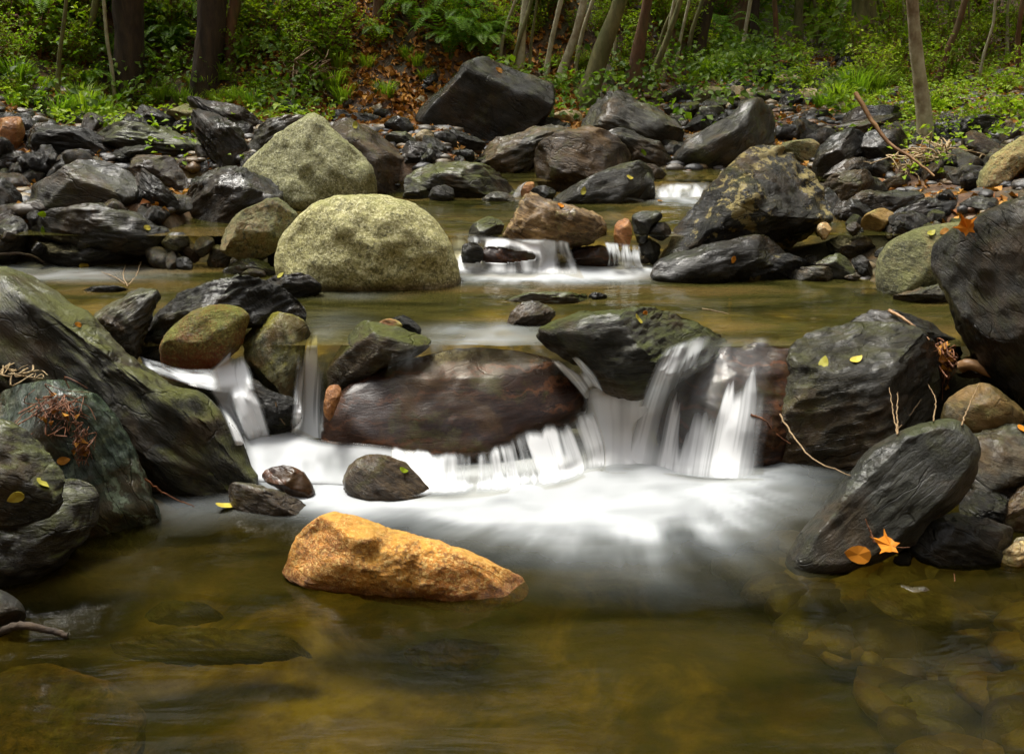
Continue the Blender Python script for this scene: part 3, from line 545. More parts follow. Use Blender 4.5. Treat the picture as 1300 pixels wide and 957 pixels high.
# --- right side, mid distance
R('z3', 'gr', 'large angular grey boulder right of centre with a shaded right face', [-20,600,0,565,60,518,130,478,200,438,240,393,290,370,340,393,372,440,368,520,310,570,240,610,180,625,60,625], [200,622], dip=38, th=.75, cuts=0, strata=.5, facets=((-.4,.55,.7,.76),(.75,0,.7,.72)), lean=.5)
R('px', 'li', 'big black boulder flecked with yellow lichen above the right pool', [828,338,838,318,850,303,875,268,900,238,925,212,945,196,975,179,1010,188,1035,213,1056,253,1058,276,1035,296,1000,310,950,312,900,318,850,335], [930,322], dip=12, th=.75, lean=.45, cuts=2, strata=.7, facets=((.1,.65,.8,.82),(-.1,-.5,1,.85)))
R('px', 'k', 'long low black slab at the foot of the lichen-flecked boulder', [822,349,838,325,870,315,900,309,965,299,992,303,1007,318,1000,335,930,352,850,357], [900,356], B_, dip=8, th=.6, lean=.7, cuts=2, strata=.6)
R('z7', 'li', 'rusty mossy rock at the waterline right of the long black slab', [200,580,250,540,350,508,430,503,492,538,450,590,350,608,240,608], [330,607], S_, cuts=4)
R('z7', 'gr', 'wet grey stone at the waterline next to the rusty mossy rock', [408,598,470,560,550,553,604,575,605,606,430,612], [500,610], S_, cuts=3)
R('z7', 'm', 'mottled mossy stone with pale patches at the waterline', [512,548,600,503,645,530,668,590,615,605,560,575], [620,605], S_, cuts=5)
R('z7', 'k', 'dark upright stone left of the mossy dome', [653,525,690,508,722,560,745,592,705,605,668,570], [698,603], S_, dip=-50)
R('z7', 'b', 'little brown stone in front of the dark upright stone', [618,598,660,578,694,595,662,612], [660,611], S_, **smooth)
R('z7', 'g2', 'yellow-green dome behind the lichen-flecked boulder', [385,120,395,90,450,73,530,93,545,160,480,170,430,150], [470,165], **smooth)
R('z7', 'k', 'black smooth boulder with a curved back behind the lichen-flecked one', [508,180,528,110,580,58,650,36,722,58,715,120,640,160,600,200,560,222,520,205], [560,222], dip=30, strata=.5, cuts=2)
R('z7', 'k', 'rounded black boulder left of the pale tree foot', [630,130,680,88,720,48,820,43,872,70,883,112,830,150,720,160,650,148], [750,160], strata=.4, cuts=2)
R('z7', 'k', 'arched black rock below the two black boulders', [543,235,590,180,650,148,740,153,745,190,650,210,565,248], [620,248], dip=28)
R('z7', 'gr', 'lighter grey boulder below the arched black rock', [552,265,580,220,650,193,722,198,745,235,705,285,640,310,580,322], [620,322], dip=25, cuts=5)
R('z7', 'd', 'wide dark slab with orange streaks in the right pile', [640,300,700,270,780,258,900,264,935,300,870,335,790,358,700,380,650,350], [740,382], B_, dip=6, th=.6)
R('z7', 'k', 'rounded black rock in front of the wide dark slab', [582,345,610,308,660,300,720,325,745,362,705,388,610,382], [660,388], S_)
R('z7', 'gr', 'shiny grey stone under the pale tree roots', [735,268,790,228,862,198,875,260,800,274], [800,275], S_, dip=25)
R('z7', 'k', 'black stone left of the root tangle', [688,200,740,163,832,158,832,200,760,225], [770,226], S_)
R('z7', 'k', 'long black wedge pointing left above the mossy dome', [765,390,850,330,960,298,1080,288,1122,318,1115,360,1040,395,900,385,800,395], [900,396], B_, dip=10, th=.6, cuts=3)
R('z7', 'd', 'dark flat rock behind the maple-leaf boulder', [1055,300,1150,283,1215,303,1195,345,1110,365], [1150,362], S_)
R('z7', 'y', 'ochre angular stone in the pile left of the mossy dome', [688,418,708,360,770,333,822,355,795,390,742,430], [740,428], S_, cuts=5, strata=.3)
R('z7', 'd', 'dark rounded stone behind the mossy dome', [785,410,850,373,930,372,972,400,945,435,865,450,800,440], [880,450], S_)
R('z7', 't', 'round tan cobble right below the lichen-flecked boulder', [518,425,528,395,560,388,582,420,550,452], [550,452], S_, **smooth)
R('z7', 'b', 'brown cobble between the tan cobble and the ochre stone', [628,410,660,383,692,410,665,440], [660,440], S_, **smooth)
R('z7', 'd', 'dark rock in the hollow left of the mossy dome', [560,450,640,425,740,430,762,500,700,520,600,500], [700,518], S_)
R('z7', 'g2', 'big mossy green dome at the right of the pool', [745,605,753,520,800,458,880,418,980,398,1060,388,1110,440,1120,520,1060,620,980,645,860,662,770,652], [850,662], **{**smooth, 'th': .75, 'lean': .35})
R('z7', 'gr', 'low pale striped rock at the waterline under the mossy dome', [815,672,900,638,990,618,1060,638,1080,685,920,695,828,688], [950,694], B_, dip=8, strata=1.6)
R('px', 'g2', 'grey-green root-like rock entering from the right edge above the leaf litter', [1243,232,1248,214,1262,196,1290,177,1330,165,1340,215,1285,222,1258,238], [1262,238], dip=30, cuts=1, strata=.5)
R('z3', 'k', 'black rock in the undergrowth left of the pale tree', [612,455,640,408,740,393,862,398,865,465,760,490,680,480,620,470], [700,490], cuts=6)
R('z3', 'k', 'small black rock by the orange leaf behind the angular boulder', [365,528,368,470,430,468,505,490,440,530], [430,530], S_)
R('z3', 'k', 'low black stone at the edge of the right-hand grass', [448,435,500,408,592,418,585,442,470,448], [530,448], S_)
R('z3', 'd', 'grey sloping rock in front of the undergrowth rock', [555,508,620,468,700,455,800,430,850,412,868,445,800,485,690,508,600,515], [700,512], B_, dip=15)
R('z3', 'd', 'dark grey rock half under plants right of the pale tree', [955,490,980,445,1080,437,1160,437,1285,448,1265,490,1100,520,1020,530], [1060,530], B_, cuts=5)
R('z3', 'gr', 'blue-grey stone beyond the big domed boulder', [-75,370,-40,328,10,308,62,328,75,352,20,388,-50,392], [0,392], S_)
R('z2', 'k', 'black stone under the blue-grey one', [1213,405,1240,378,1290,383,1305,430,1250,448], [1260,448], S_)
R('z3', 'g2', 'green mossy dome in the valley stones', [33,378,80,333,150,323,192,350,185,378,90,392], [110,390], S_, **smooth)
R('z3', 't', 'tan dome next to the green one in the valley', [178,358,200,323,240,323,263,350,245,370], [220,370], S_, **smooth)
R('z3', 'm', 'mossy stone in front of the green and tan domes', [83,388,130,360,230,363,253,382,185,412,110,412], [170,414], S_)
R('z3', 'm', 'olive stone above the shiny black one', [58,438,90,393,150,388,193,410,155,447,90,455], [120,453], S_)
R('z3', 'k', 'shiny black stone beside the angular grey boulder', [18,485,60,438,110,433,133,470,85,502], [70,502], S_)
R('z3', 'm', 'mossy stone between the domed boulder and the shiny black stone', [-5,445,18,378,85,378,75,425,25,452], [40,450], S_)
R('z3', 'k', 'black chip behind the angular grey boulder', [128,448,180,418,203,430,160,470], [160,470], S_)
R('z3', 'gr', 'grey slab left of the angular grey boulder', [-10,555,60,498,135,483,80,545,0,575], [60,560], S_, dip=25)
R('z3', 'm', 'mossy stone at the near end of the valley path of stones', [262,378,300,338,362,343,378,370,330,388], [320,388], S_)
R('z3', 'k', 'dark stone left of the mossy path stone', [213,325,230,298,272,308,295,338,240,345], [250,345], S_)
R('z3', 'k', 'black pointed stone in the valley stones', [272,298,300,265,340,243,372,250,365,295,330,318,290,308], [320,318], S_)
R('z3', 't', 'long tan boulder in the valley stones', [357,315,370,283,420,283,482,303,515,325,440,330], [430,332], S_, **smooth)
R('z3', 'm', 'mossy stone behind the long tan boulder', [358,280,390,253,440,253,458,280,400,292], [410,292], S_)
R('z3', 'd', 'dark valley stone behind the tan and mossy pair', [428,275,460,243,492,258,512,292,460,298], [460,298], S_)
R('z3', 'gr', 'farthest grey-green stone on the left of the valley stones', [498,258,540,223,582,228,565,275,510,288], [530,288], S_)
R('z3', 'gr', 'pale grey upright slab in the valley stones by the grass', [532,328,548,290,590,273,622,300,585,328], [580,332], S_, dip=60)
R('z3', 'd', 'dark angular valley stone highest up the slope', [588,238,600,200,640,173,662,200,645,235], [620,242], S_)
R('z3', 'k', 'black valley stone beside the grass tuft', [378,348,420,313,482,318,473,348], [430,352], S_)
R('z3', 'g2', 'mossy green stone near the thin red-brown trunk', [218,265,240,238,272,248,262,285,235,290], [245,290], S_, **smooth)
R('z3', 'k', 'small black stone at the foot of the thin red-brown trunk', [372,258,395,233,422,238,413,262], [395,262], S_)
R('z3', 't', 'flat tan stone beside the right-hand grass', [435,350,460,336,540,340,560,358,500,366,450,362], [500,366], S_, **smooth)
# --- under water in the front pool
R('px', 'b', 'long fish-shaped stone under water at bottom left', [135,818,200,802,300,803,380,813,402,822,330,836,210,838,150,830], [280,836], S_, z=-.12, th=.6, ext=0, cuts=1, lean=2.2)
R('px', 'd', 'dark oval stone under water left of the golden rock', [178,778,210,764,262,768,290,782,240,792,195,790], [240,790], S_, z=-.14, th=.6, ext=0, cuts=1, lean=2.2)
R('px', 'b', 'wide brown slab under shallow water at bottom right', [1092,744,1140,738,1185,748,1235,775,1270,792,1190,800,1130,778], [1190,795], B_, z=-.08, th=.4, ext=0, cuts=2, lean=2.4, strata=.4)
R('px', 'sub', 'oval ochre stone under water below the golden rock', [505,830,540,815,600,812,640,828,610,848,540,850], [560,848], S_, z=-.2, th=.5, ext=0, cuts=1, lean=2.2)
# ------------------------------------------------------------------ ground sheet
def graded(segs):
    out = []
    for a, b, n in segs: out.append(np.linspace(a, b, n, endpoint=False))
    return np.concatenate(out + [[segs[-1][1]]])
gx = graded([(-60, -14, 24), (-14, -5, 60), (-5, 5, 230), (5, 14, 60), (14, 60, 24)])
gy = graded([(-40, -4, 24), (-4, 1, 40), (1, 13, 300), (13, 30, 80), (30, 80, 26)])
GX, GY = np.meshgrid(gx, gy); GZ = ground(GX, GY)
nx = len(gx); V = np.stack([GX, GY, GZ], -1).reshape(-1, 3)
i = (np.arange(len(gy) - 1)[:, None] * nx + np.arange(nx - 1)[None]).ravel(); Fc = np.stack([i, i + 1, i + nx + 1, i + nx], -1)
wl = water_level(GX, GY); under = np.clip((wl + .03 - GZ) / .06, 0, 1).ravel()
m, nt, out = new_mat('ground'); N = NT(nt); P_ = N.n('NewGeometry').outputs['Position']
a = N.n('Attribute', attribute_name='wetbed').outputs['Fac']
lit = N.ramp(N.noise(P_, 9, 7, .75), [(.35, (.022, .013, .006)), (.52, (.085, .04, .014)), (.68, (.19, .10, .035))])
lit = N.mix(N.map(N.noise(P_, 1.3, 4, .6), .45, .62, 0, .55), lit, (.03, .05, .012))
gold = N.n('Attribute', attribute_name='sand').outputs['Fac']
bf = N.math('ADD', N.noise(P_, 2.6, 5, .6, .6), N.map(gold, -.6, 1, -.232, .12))
bedc = N.ramp(bf, [(.34, (.012, .012, .003)), (.46, (.05, .04, .007)), (.56, (.17, .12, .018)), (.68, (.34, .27, .055))])
bedc = N.mix(N.map(N.noise(P_, 5.2, 4, .6), .52, .66, 0, .6), bedc, (.08, .045, .012))
gc = N.mix(a, lit, bedc)
bs = N.n('BsdfPrincipled'); N.l(gc, bs.inputs['Base Color']); bs.inputs['Roughness'].default_value = .8
N.l(N.bump(N.noise(P_, 30, 6, .7), .7, .03), bs.inputs['Normal']); N.l(bs.outputs[0], out.inputs[0]); M['ground'] = m
sc_ = on_z(np.array([430., 250., 90., 700., 900.]), np.array([800., 720., 850., 860., 380.]), 0)
sand = sum(w * np.exp(-(((V[:, 0] - sc_[0][k]) / a) ** 2 + ((V[:, 1] - sc_[1][k]) / b) ** 2)) for k, (w, a, b) in enumerate([(1, .42, .30), (.6, .35, .25), (.6, .3, .2), (.5, .2, .14), (0, 1, 1)])).clip(0, 1)
sand = np.where(V[:, 1] > 4.12, .34, np.where(V[:, 1] > 3.7, -.6, sand))
sand = np.where((V[:, 1] > 5.15) & (V[:, 1] < 5.6), -.6, sand)                          # the upper pools have a paler sandy bed
tag(link('ground', mesh('ground', V, Fc, m, attrs={'wetbed': under, 'sand': sand})), kind='structure')

# ------------------------------------------------------------------ water
def water_mat(name, tint, murk, murk_amt, rough=.12, bumps=.25, gloss=1, white=(.44, .46, .47), grey=(.27, .30, .31)):
    m, nt, out = new_mat(name); N = NT(nt); P = N.n('NewGeometry').outputs['Position']
    foam = N.n('Attribute', attribute_name='foam').outputs['Fac']
    mp = N.n('Mapping'); N.l(P, mp.inputs['Vector']); mp.inputs['Scale'].default_value = (1.0, 3.2, 1)
    h = N.noise(mp.outputs[0], 1.6, 4, .55, .5)
    nrm = N.bump(h, bumps, .06)
    tr = N.n('BsdfTransparent'); tr.inputs[0].default_value = (*tint, 1)
    df = N.n('BsdfDiffuse')
    mc = N.ramp(N.noise(mp.outputs[0], 1.1, 3, .55, .8), [(.38, murk[0]), (.5, murk[1]), (.62, murk[2])]); N.l(mc, df.inputs[0])
    m1 = N.n('MixShader'); m1.inputs[0].default_value = murk_amt; N.l(tr.outputs[0], m1.inputs[1]); N.l(df.outputs[0], m1.inputs[2])
    gl = N.n('BsdfGlossy'); gl.inputs['Roughness'].default_value = rough; N.l(nrm, gl.inputs['Normal'])
    fr = N.n('Fresnel'); fr.inputs[0].default_value = 1.33; N.l(nrm, fr.inputs['Normal'])
    m2 = N.n('MixShader'); N.l(N.math('MULTIPLY', fr.outputs[0], gloss), m2.inputs[0]); N.l(m1.outputs[0], m2.inputs[1]); N.l(gl.outputs[0], m2.inputs[2])
    fd = N.n('BsdfDiffuse'); N.l(N.mix(foam, grey, white), fd.inputs[0])
    ft = N.n('BsdfTranslucent'); ft.inputs[0].default_value = (.9, .93, .95, 1)
    fm = N.n('MixShader'); fm.inputs[0].default_value = .25 if gloss < .5 else .1; N.l(fd.outputs[0], fm.inputs[1]); N.l(ft.outputs[0], fm.inputs[2])
    m3 = N.n('MixShader'); N.l(foam, m3.inputs[0]); N.l(m2.outputs[0], m3.inputs[1]); N.l(fm.outputs[0], m3.inputs[2])
    N.l(m3.outputs[0], out.inputs[0]); return m
MURK = ((.016, .015, .003), (.040, .034, .005), (.085, .064, .010))
M['pool'] = water_mat('pool_water', (.52, .46, .15), MURK, .20, .09, .13, .72)
M['upool'] = water_mat('upper_pool_water', (.84, .76, .42), ((.035, .036, .008), (.085, .078, .018), (.17, .12, .035)), .42, .07, .3)
M['fall'] = water_mat('falling_water', (.93, .92, .88), MURK, .02, .12, .0, .35, (.92, .94, .95), (.62, .66, .68))

M['film'] = water_mat('water_film', (.93, .90, .84), MURK, .02, .2, .0, .08, (.9, .92, .93), (.5, .52, .52))
M['step'] = water_mat('white_step_water', (.93, .90, .84), MURK, .02, .2, .0, .1, (.60, .62, .63), (.38, .41, .42))
def to_px(x, y, z):
    """photo pixel of a world point, used once to place foam on the water where the photo has it"""
    f = y * CP - (z - H) * SP; u = y * SP + (z - H) * CP
    return 650 + F * x / f, 434 - F * u / f
def blobs(px, py, L):
    r = 0
    for (cx, cy, rx, ry, w, k) in L:
        r = r + w * np.exp(-((((px - cx) / rx) ** 2 + ((py - cy) / ry) ** 2) ** (k / 2)))
    return r
def pool(name, z, x0, x1, y0, y1, step, mat, L, centre, edge=None):
    xs = np.arange(x0, x1 + step, step); ys = np.arange(y0, y1 + step * .5, step)
    X, Y = np.meshgrid(xs, ys)
    px, py = to_px(X, np.maximum(Y, .7), z)
    f = blobs(px, py, L)
    c = on_z(centre[0], centre[1], z); dx, dy = X - c[0], Y - c[1]; r = np.hypot(dx, dy) + 1e-6; an = np.arctan2(dy, dx)
    st = fbm(np.stack([np.cos(an) * 6, np.sin(an) * 6, r * 1.4], -1), 5, 4, .6) + .5 * fbm(np.stack([X * 3, Y * 7, 0 * X], -1), 8, 3)
    foam = np.clip(f * (1 + .5 * st * (1 - np.clip(f - .55, 0, .45) / .45)) , 0, 1); foam = np.where(f < .015, 0, foam) ** 1.15
    foam = np.clip(foam * (1 + .28 * fbm(np.stack([X * 5, Y * 9, 0 * X], -1), 12, 3)), 0, .96)
    Z = z + .012 * foam * fbm(np.stack([X * 4, Y * 4, 0 * X], -1), 2, 3) + .004 * fbm(np.stack([X * 1.5, Y * 3, 0 * X], -1), 4, 2)
    n = len(xs); V = np.stack([X, Y, Z], -1).reshape(-1, 3)
    i = (np.arange(len(ys) - 1)[:, None] * n + np.arange(n - 1)[None]).ravel(); q = np.stack([i, i + 1, i + n + 1, i + n], -1)
    return tag(link(name, mesh(name, V, q, mat, attrs={'foam': foam.ravel()})), kind='structure')
pool('front_pool_water', 0, -3.4, 3.4, .2, 3.92, .02, M['pool'], [
    (765, 596, 188, 58, 1.12, 2.1), (880, 620, 110, 30, .35, 2.2), (690, 640, 190, 40, .5, 2.2), (540, 625, 150, 26, .9, 2.5), (800, 665, 170, 42, .38, 2), (420, 630, 60, 18, .75, 2), (445, 655, 50, 12, .35, 2),
    (350, 600, 50, 22, .5, 2), (270, 640, 90, 16, .16, 2), (820, 720, 150, 40, .12, 2), (560, 690, 120, 40, .12, 2), (230, 655, 50, 20, .08, 2)], (785, 565))
pool('weir_pool_water', Z1, -4.6, 3.6, 3.86, 5.40, .02, M['upool'], [
    (600, 420, 70, 9, .45, 2), (585, 437, 90, 6, .45, 2), (640, 430, 70, 10, .35, 2), (648, 343, 80, 16, 1.1, 2.4), (740, 350, 70, 9, .6, 2.2), (625, 325, 40, 10, .7, 2), (700, 352, 50, 8, .35, 2), (800, 343, 34, 11, .8, 2), (770, 335, 50, 8, .3, 2),
    (90, 352, 80, 6, .5, 2), (150, 345, 60, 6, .3, 2), (20, 340, 60, 8, .35, 2), (450, 375, 60, 6, .12, 2), (430, 410, 40, 14, .14, 2), (410, 425, 16, 8, .2, 2), (900, 440, 80, 8, .18, 2)], (650, 330))
pool('middle_pool_water', Z2, -5.2, 3.6, 5.29, 6.95, .03, M['upool'], [(865, 247, 45, 6, .9, 2), (590, 305, 20, 8, .4, 2), (655, 243, 14, 5, .6, 2), (870, 255, 50, 5, .3, 2), (840, 300, 20, 6, .3, 2)], (860, 240))
pool('far_pool_water', Z3, -5.5, 3.8, 6.84, 7.9, .04, M['upool'], [(840, 238, 20, 4, .4, 2)], (860, 220))

# ------------------------------------------------------------------ falling water, draped over the rocks
from mathutils.bvhtree import BVHTree
dep = []
def rock_tree():
    Vs, Fs, o = [], [], 0
    for ob in list(COL.objects):
        if ob.type == 'MESH' and ob.get('category') in ('boulder', 'rock slab', 'stone') and ob.location.y < 6.2 and not any(k in ob['label'] for k in ('dark brown stone rising', 'poking out of the foam', 'low brown stone at')):
            me = ob.data; n = len(me.vertices); v = np.empty(n * 3, np.float32); me.vertices.foreach_get('co', v); v = v.reshape(-1, 3)
            c, s = math.cos(ob.rotation_euler.y), math.sin(ob.rotation_euler.y)
            w = np.stack([c * v[:, 0] + s * v[:, 2], v[:, 1], -s * v[:, 0] + c * v[:, 2]], -1) + np.array(ob.location)
            f = np.empty(len(me.polygons) * 3, np.int32); me.polygons.foreach_get('vertices', f)
            Vs.append(w); Fs.append(f.reshape(-1, 3) + o); o += n
    return BVHTree.FromPolygons([tuple(x) for x in np.concatenate(Vs)], [tuple(int(q) for q in x) for x in np.concatenate(Fs)])
TREE = rock_tree()
def fall(name, label, reg, rows, foamf, nu=220, nv=46, drape=True, lift=.012, seed=1, group=None, maxpull=.35, flare=0, mat='fall'):
    """rows of (x, y, height) in zoom coordinates, top row first"""
    P = []
    for r in rows:
        a = np.array(r, float).reshape(-1, 3); xy = conv(reg, a[:, :2]); P.append(spline(np.column_stack([xy, a[:, 2]]), nu))
    if flare:                                                      # the foot of the fall spreads out over the pool
        e = P[-1].copy(); e[:, 1] += flare; e[:, 2] = .006; P[-1][:, 2] = .012; P.append(e)
    G = spline(np.array(P), nv)                                    # nv, nu, 3
    px, py, z = G[..., 0], G[..., 1], G[..., 2]
    y = on_z(px, py, z)[1]
    if drape:
        dx, dy, dz = ray(px, py); yy = y.copy()
        for a in range(nv):
            for b in range(nu):
                d = Vector((dx[a, b], dy[a, b], dz[a, b])); h = TREE.ray_cast(Vector((0, 0, H)), d)
                if h[0] is not None and z[a, b] > .02 and y[a, b] - maxpull < h[0].y < y[a, b] + .25: yy[a, b] = min(y[a, b] + .01, h[0].y) - lift
        y0_ = yy.copy()
        for _ in range(45):
            q = np.pad(yy, 1, 'edge'); sm = (q[:-2, 1:-1] + q[2:, 1:-1] + q[1:-1, :-2] + q[1:-1, 2:] + 2 * yy) / 6
            yy = np.minimum(sm, y0_)
        y = yy
    W = on_y(px, py, y); V = np.stack([W[0], W[1], W[2]], -1)
    u = np.linspace(0, 1, nu)[None] * np.ones((nv, 1)); v = np.linspace(0, 1, nv)[:, None] * np.ones((1, nu))
    foam = foamf(u, np.minimum(1, v * (len(P) - 1) / (len(P) - 2)) if flare else v, px, py, seed)
    if flare: foam = foam * (1 - ss(1 - 1.25 / (len(P) - 1), 1 - .1 / (len(P) - 1), v))
    foam = np.clip(foam, 0, .97)
    V = V.reshape(-1, 3); i = (np.arange(nv - 1)[:, None] * nu + np.arange(nu - 1)[None]).ravel(); q = np.stack([i, i + nu, i + nu + 1, i + 1], -1)
    o = link(name, mesh(name, V, q, M[mat], attrs={'foam': foam.ravel()}))
    return tag(o, label, 'waterfall', group)
def nz(u, v, a, b, s, o=3): return fbm(np.stack([u * a, v * b, 0 * u], -1), s, o, .6)
def edge(u, w=.06): return ss(0, w, u) * ss(0, w, 1 - u)
def curtain(dens=.75, k=26, top=.1, fing=.35, e=.05, bot=1.0):
    def f(u, v, px, py, s):
        start = top + fing * (.5 + .9 * nz(u, 0 * v, k * .55, 0, s + 3, 2)).clip(0, 1)
        st = nz(u, v, k * .35, .5, s + 6) * .45 + nz(u, v, k, .7, s) * .4 + nz(u, v, k * 2.3, .9, s + 9) * .22
        b = dens * (.72 + st) * ss(0, .28, v - start)
        b = b + .5 * ss(.72, 1.0, v) * bot
        return b * edge(u, e) * ss(0, .03, v)
    return f
fall('waterfall', 'narrow white fall dropping between the mossy green block and the olive-topped boulder', 's2',
     [[640,165,.385, 765,150,.385], [648,205,.382, 755,195,.382], [642,245,.36, 750,235,.36], [632,340,.25, 748,330,.25], [620,470,.10, 742,465,.10], [608,580,.0, 748,582,.0]], curtain(1.15, 9, .10, .35, .28), 90, 70, True, .01, 3)
fall('waterfall', 'leftmost cascade twisting down over maroon stones beside the red-footed boulder', 's2',
     [[395,235,.37, 445,225,.37], [345,290,.33, 455,275,.33], [300,345,.29, 475,330,.30], [310,400,.24, 490,400,.24], [350,470,.14, 515,460,.14], [410,618,.01, 560,618,.01]], curtain(1.5, 6, .0, .15, .2, .6), 110, 80, True, .01, 5)
fall('waterfall', 'thin white arm of water running behind the huge mossy slab', 's2',
     [[40,268,.34, 120,292,.34, 220,318,.335, 340,318,.33], [60,298,.335, 140,325,.335, 230,350,.33, 350,362,.315], [80,328,.325, 160,355,.32, 250,385,.31, 360,410,.29]],
     lambda u, v, px, py, s: .85 * np.sin(np.pi * v) ** .8 * (.8 + .6 * nz(u, v, 3, 4, s)) * edge(u, .12), 100, 20, False, seed=7)
fall('waterfall', 'long curtain of white threads falling off the front edge of the maroon slab', 's3',
     [[285,545,.085, 360,550,.09, 430,562,.09, 500,566,.09, 600,560,.10, 655,548,.11, 700,530,.12, 740,497,.15, 780,466,.17, 850,462,.17, 905,458,.17, 940,432,.19, 990,405,.21, 1040,385,.23],
      [285,580,.06, 360,590,.065, 430,600,.065, 500,605,.065, 600,600,.07, 660,590,.08, 712,575,.09, 755,550,.10, 795,525,.12, 860,520,.12, 920,512,.12, 960,490,.13, 1010,465,.14, 1060,450,.15],
      [280,660,.02, 360,668,.02, 430,672,.02, 500,672,.02, 600,668,.02, 670,662,.02, 725,650,.03, 775,640,.03, 830,630,.04, 890,622,.04, 945,605,.05, 995,580,.05, 1040,555,.06, 1085,535,.07],
      [275,700,-.01, 360,705,-.01, 430,705,-.01, 500,705,-.01, 600,700,-.01, 670,695,-.01, 730,690,-.01, 780,680,-.01, 840,675,-.01, 900,665,-.01, 955,650,-.01, 1005,630,-.01, 1050,610,-.01, 1090,600,-.01]],
     curtain(1.0, 30, .0, .15, .02, .9), 420, 50, True, .012, 11, flare=14)
fall('waterfall', 'small white chute sliding down the upper right side of the maroon slab', 's3',
     [[870,225,.37, 985,205,.37], [905,260,.34, 1020,240,.34], [955,310,.28, 1060,290,.28], [1010,375,.20, 1085,345,.20]], curtain(.95, 9, .0, .45, .22, .6), 80, 50, True, .014, 13)
fall('waterfall', 'broad solid white fall in the gap between the maroon slab and the right ledge', 's3',
     [[1010,330,.24, 1110,320,.25, 1210,325,.25, 1300,320,.25], [1005,380,.20, 1110,370,.21, 1210,375,.21, 1290,380,.21], [1000,470,.11, 1110,470,.11, 1210,470,.11, 1290,470,.11], [990,600,-.01, 1110,605,-.01, 1210,605,-.01, 1310,600,-.01]],
     lambda u, v, px, py, s: ((.85 + .12 * ss(0, .3, v)) * (1 + .22 * nz(u, v, 7, .8, s))) * edge(u, .22) ** .8 * ss(0, .1, v), 120, 60, False, .03, 17, flare=16)
def right_f(u, v, px, py, s):
    rag = nz(u, 0 * v, 13, 0, s + 2, 3)
    th = nz(u, v, 9, .5, s + 4) * .5 + nz(u, v, 31, .7, s + 5) * .35
    fan = np.exp(-((u - .07 - .10 * (1 - v)) / .11) ** 2) * ss(.06, .3, v) * (.95 + .6 * th) + .5 * np.exp(-((u - .33) / .06) ** 2) * ss(.05, .2, v) * ss(.55, .25, v)
    st = np.interp(u, [.2, .30, .36, .42, .5, .62, .72, .80, .84, .9, 1], [.6, .58, .74, .92, .80, .66, .56, .46, .40, .58, .7]) + .10 * rag
    low = ss(st, st + .12, v) * (.66 + .95 * th) * ss(.18, .30, u)
    tip = .22 * np.exp(-((u - .86) / .04) ** 2) * np.exp(-((v - .24) / .05) ** 2)
    haze = .10 * ss(.1, .5, v) * (1 + nz(u, v, 7, .6, s + 8))
    return (np.maximum(np.maximum(fan, low), tip) + haze + .35 * ss(.85, 1, v)) * ss(0, .05, u) * ss(0, .22, 1 - u) * ss(0, .08, v)
fall('waterfall', 'right-hand cascade of separate white fingers over the dark ledge', 's4',
     [[190,165,.385, 330,125,.385, 470,115,.385, 610,120,.385], [170,210,.375, 310,170,.375, 460,160,.375, 620,165,.375], [130,290,.30, 280,270,.31, 430,270,.31, 600,280,.31], [85,420,.15, 232,430,.16, 400,430,.16, 590,430,.17], [35,600,-.01, 200,622,-.01, 360,640,-.01, 560,642,-.01]],
     right_f, 260, 90, True, .012, 19, flare=12)
fall('cascade', 'smooth white step of water wrapping the two dark stones below the narrow fall', 's2',
     [[395,505,.080, 600,530,.085, 740,585,.08, 900,600,.08, 1060,618,.075, 1140,640,.06], [395,580,.055, 600,605,.06, 740,625,.06, 900,635,.06, 1050,655,.05, 1140,680,.04],
      [390,655,.03, 600,670,.03, 740,680,.03, 900,690,.03, 1040,705,.02, 1150,720,.01], [400,725,.008, 600,740,.008, 740,745,.008, 900,755,.008, 1040,765,.005, 1160,770,.005], [400,755,-.03, 600,770,-.03, 740,775,-.03, 900,785,-.03, 1040,795,-.03, 1170,800,-.03]],
     lambda u, v, px, py, s: (.92 - .5 * np.exp(-((v - .45) / .22) ** 2) * (nz(u, v, 6, 1.5, s) * .9 + .45)) * edge(u, .10) * ss(0, .20, v) * (1 - .5 * ss(.7, 1, v)), 200, 50, False, seed=23, mat='step')
def mid_f(u, v, px, py, s):
    return ((.80 + .75 * nz(u, v, 7, 1.4, s) + .3 * nz(u, v, 22, 1.5, s + 3)) * ss(.0, .2, v) * (1 - ss(.78, 1, v))) * edge(u, .08)
fall('cascade', 'left part of the low white cascade, below the striped slab', 'z6',
     [[400,335,.56, 560,350,.56, 700,362,.56, 800,362,.55, 870,372,.54], [405,365,.52, 560,378,.52, 700,385,.52, 800,385,.51, 870,395,.50],
      [405,410,.44, 560,415,.44, 700,425,.44, 800,428,.44, 890,438,.43], [400,455,.40, 560,460,.40, 700,466,.40, 800,470,.40, 905,478,.40], [400,500,.384, 560,505,.384, 700,508,.384, 800,510,.384, 920,512,.384]],
     mid_f, 180, 40, True, .010, 29, mat='film', maxpull=.14)
fall('cascade', 'right part of the low white cascade, between the maroon stone and the dark wedge', 'z6',
     [[985,372,.55, 1040,376,.55, 1090,382,.55, 1130,388,.54], [1000,400,.50, 1045,402,.50, 1090,406,.50, 1135,412,.49], [1010,436,.43, 1050,438,.43, 1095,440,.43, 1140,446,.42], [1000,474,.376, 1050,480,.376, 1100,482,.376, 1160,484,.376]],
     mid_f, 90, 36, True, .010, 30, mat='film', maxpull=.14)
fall('cascade', 'tiny white trickle round a brown stone at the head of the middle pool', 'z6',
     [[668,170,.63, 712,145,.63], [655,190,.60, 695,165,.60], [645,215,.545, 690,205,.545]], lambda u, v, px, py, s: .85 * edge(u, .3) * (.8 + .5 * nz(u, v, 3, 2, s)), 30, 20, False, seed=31)
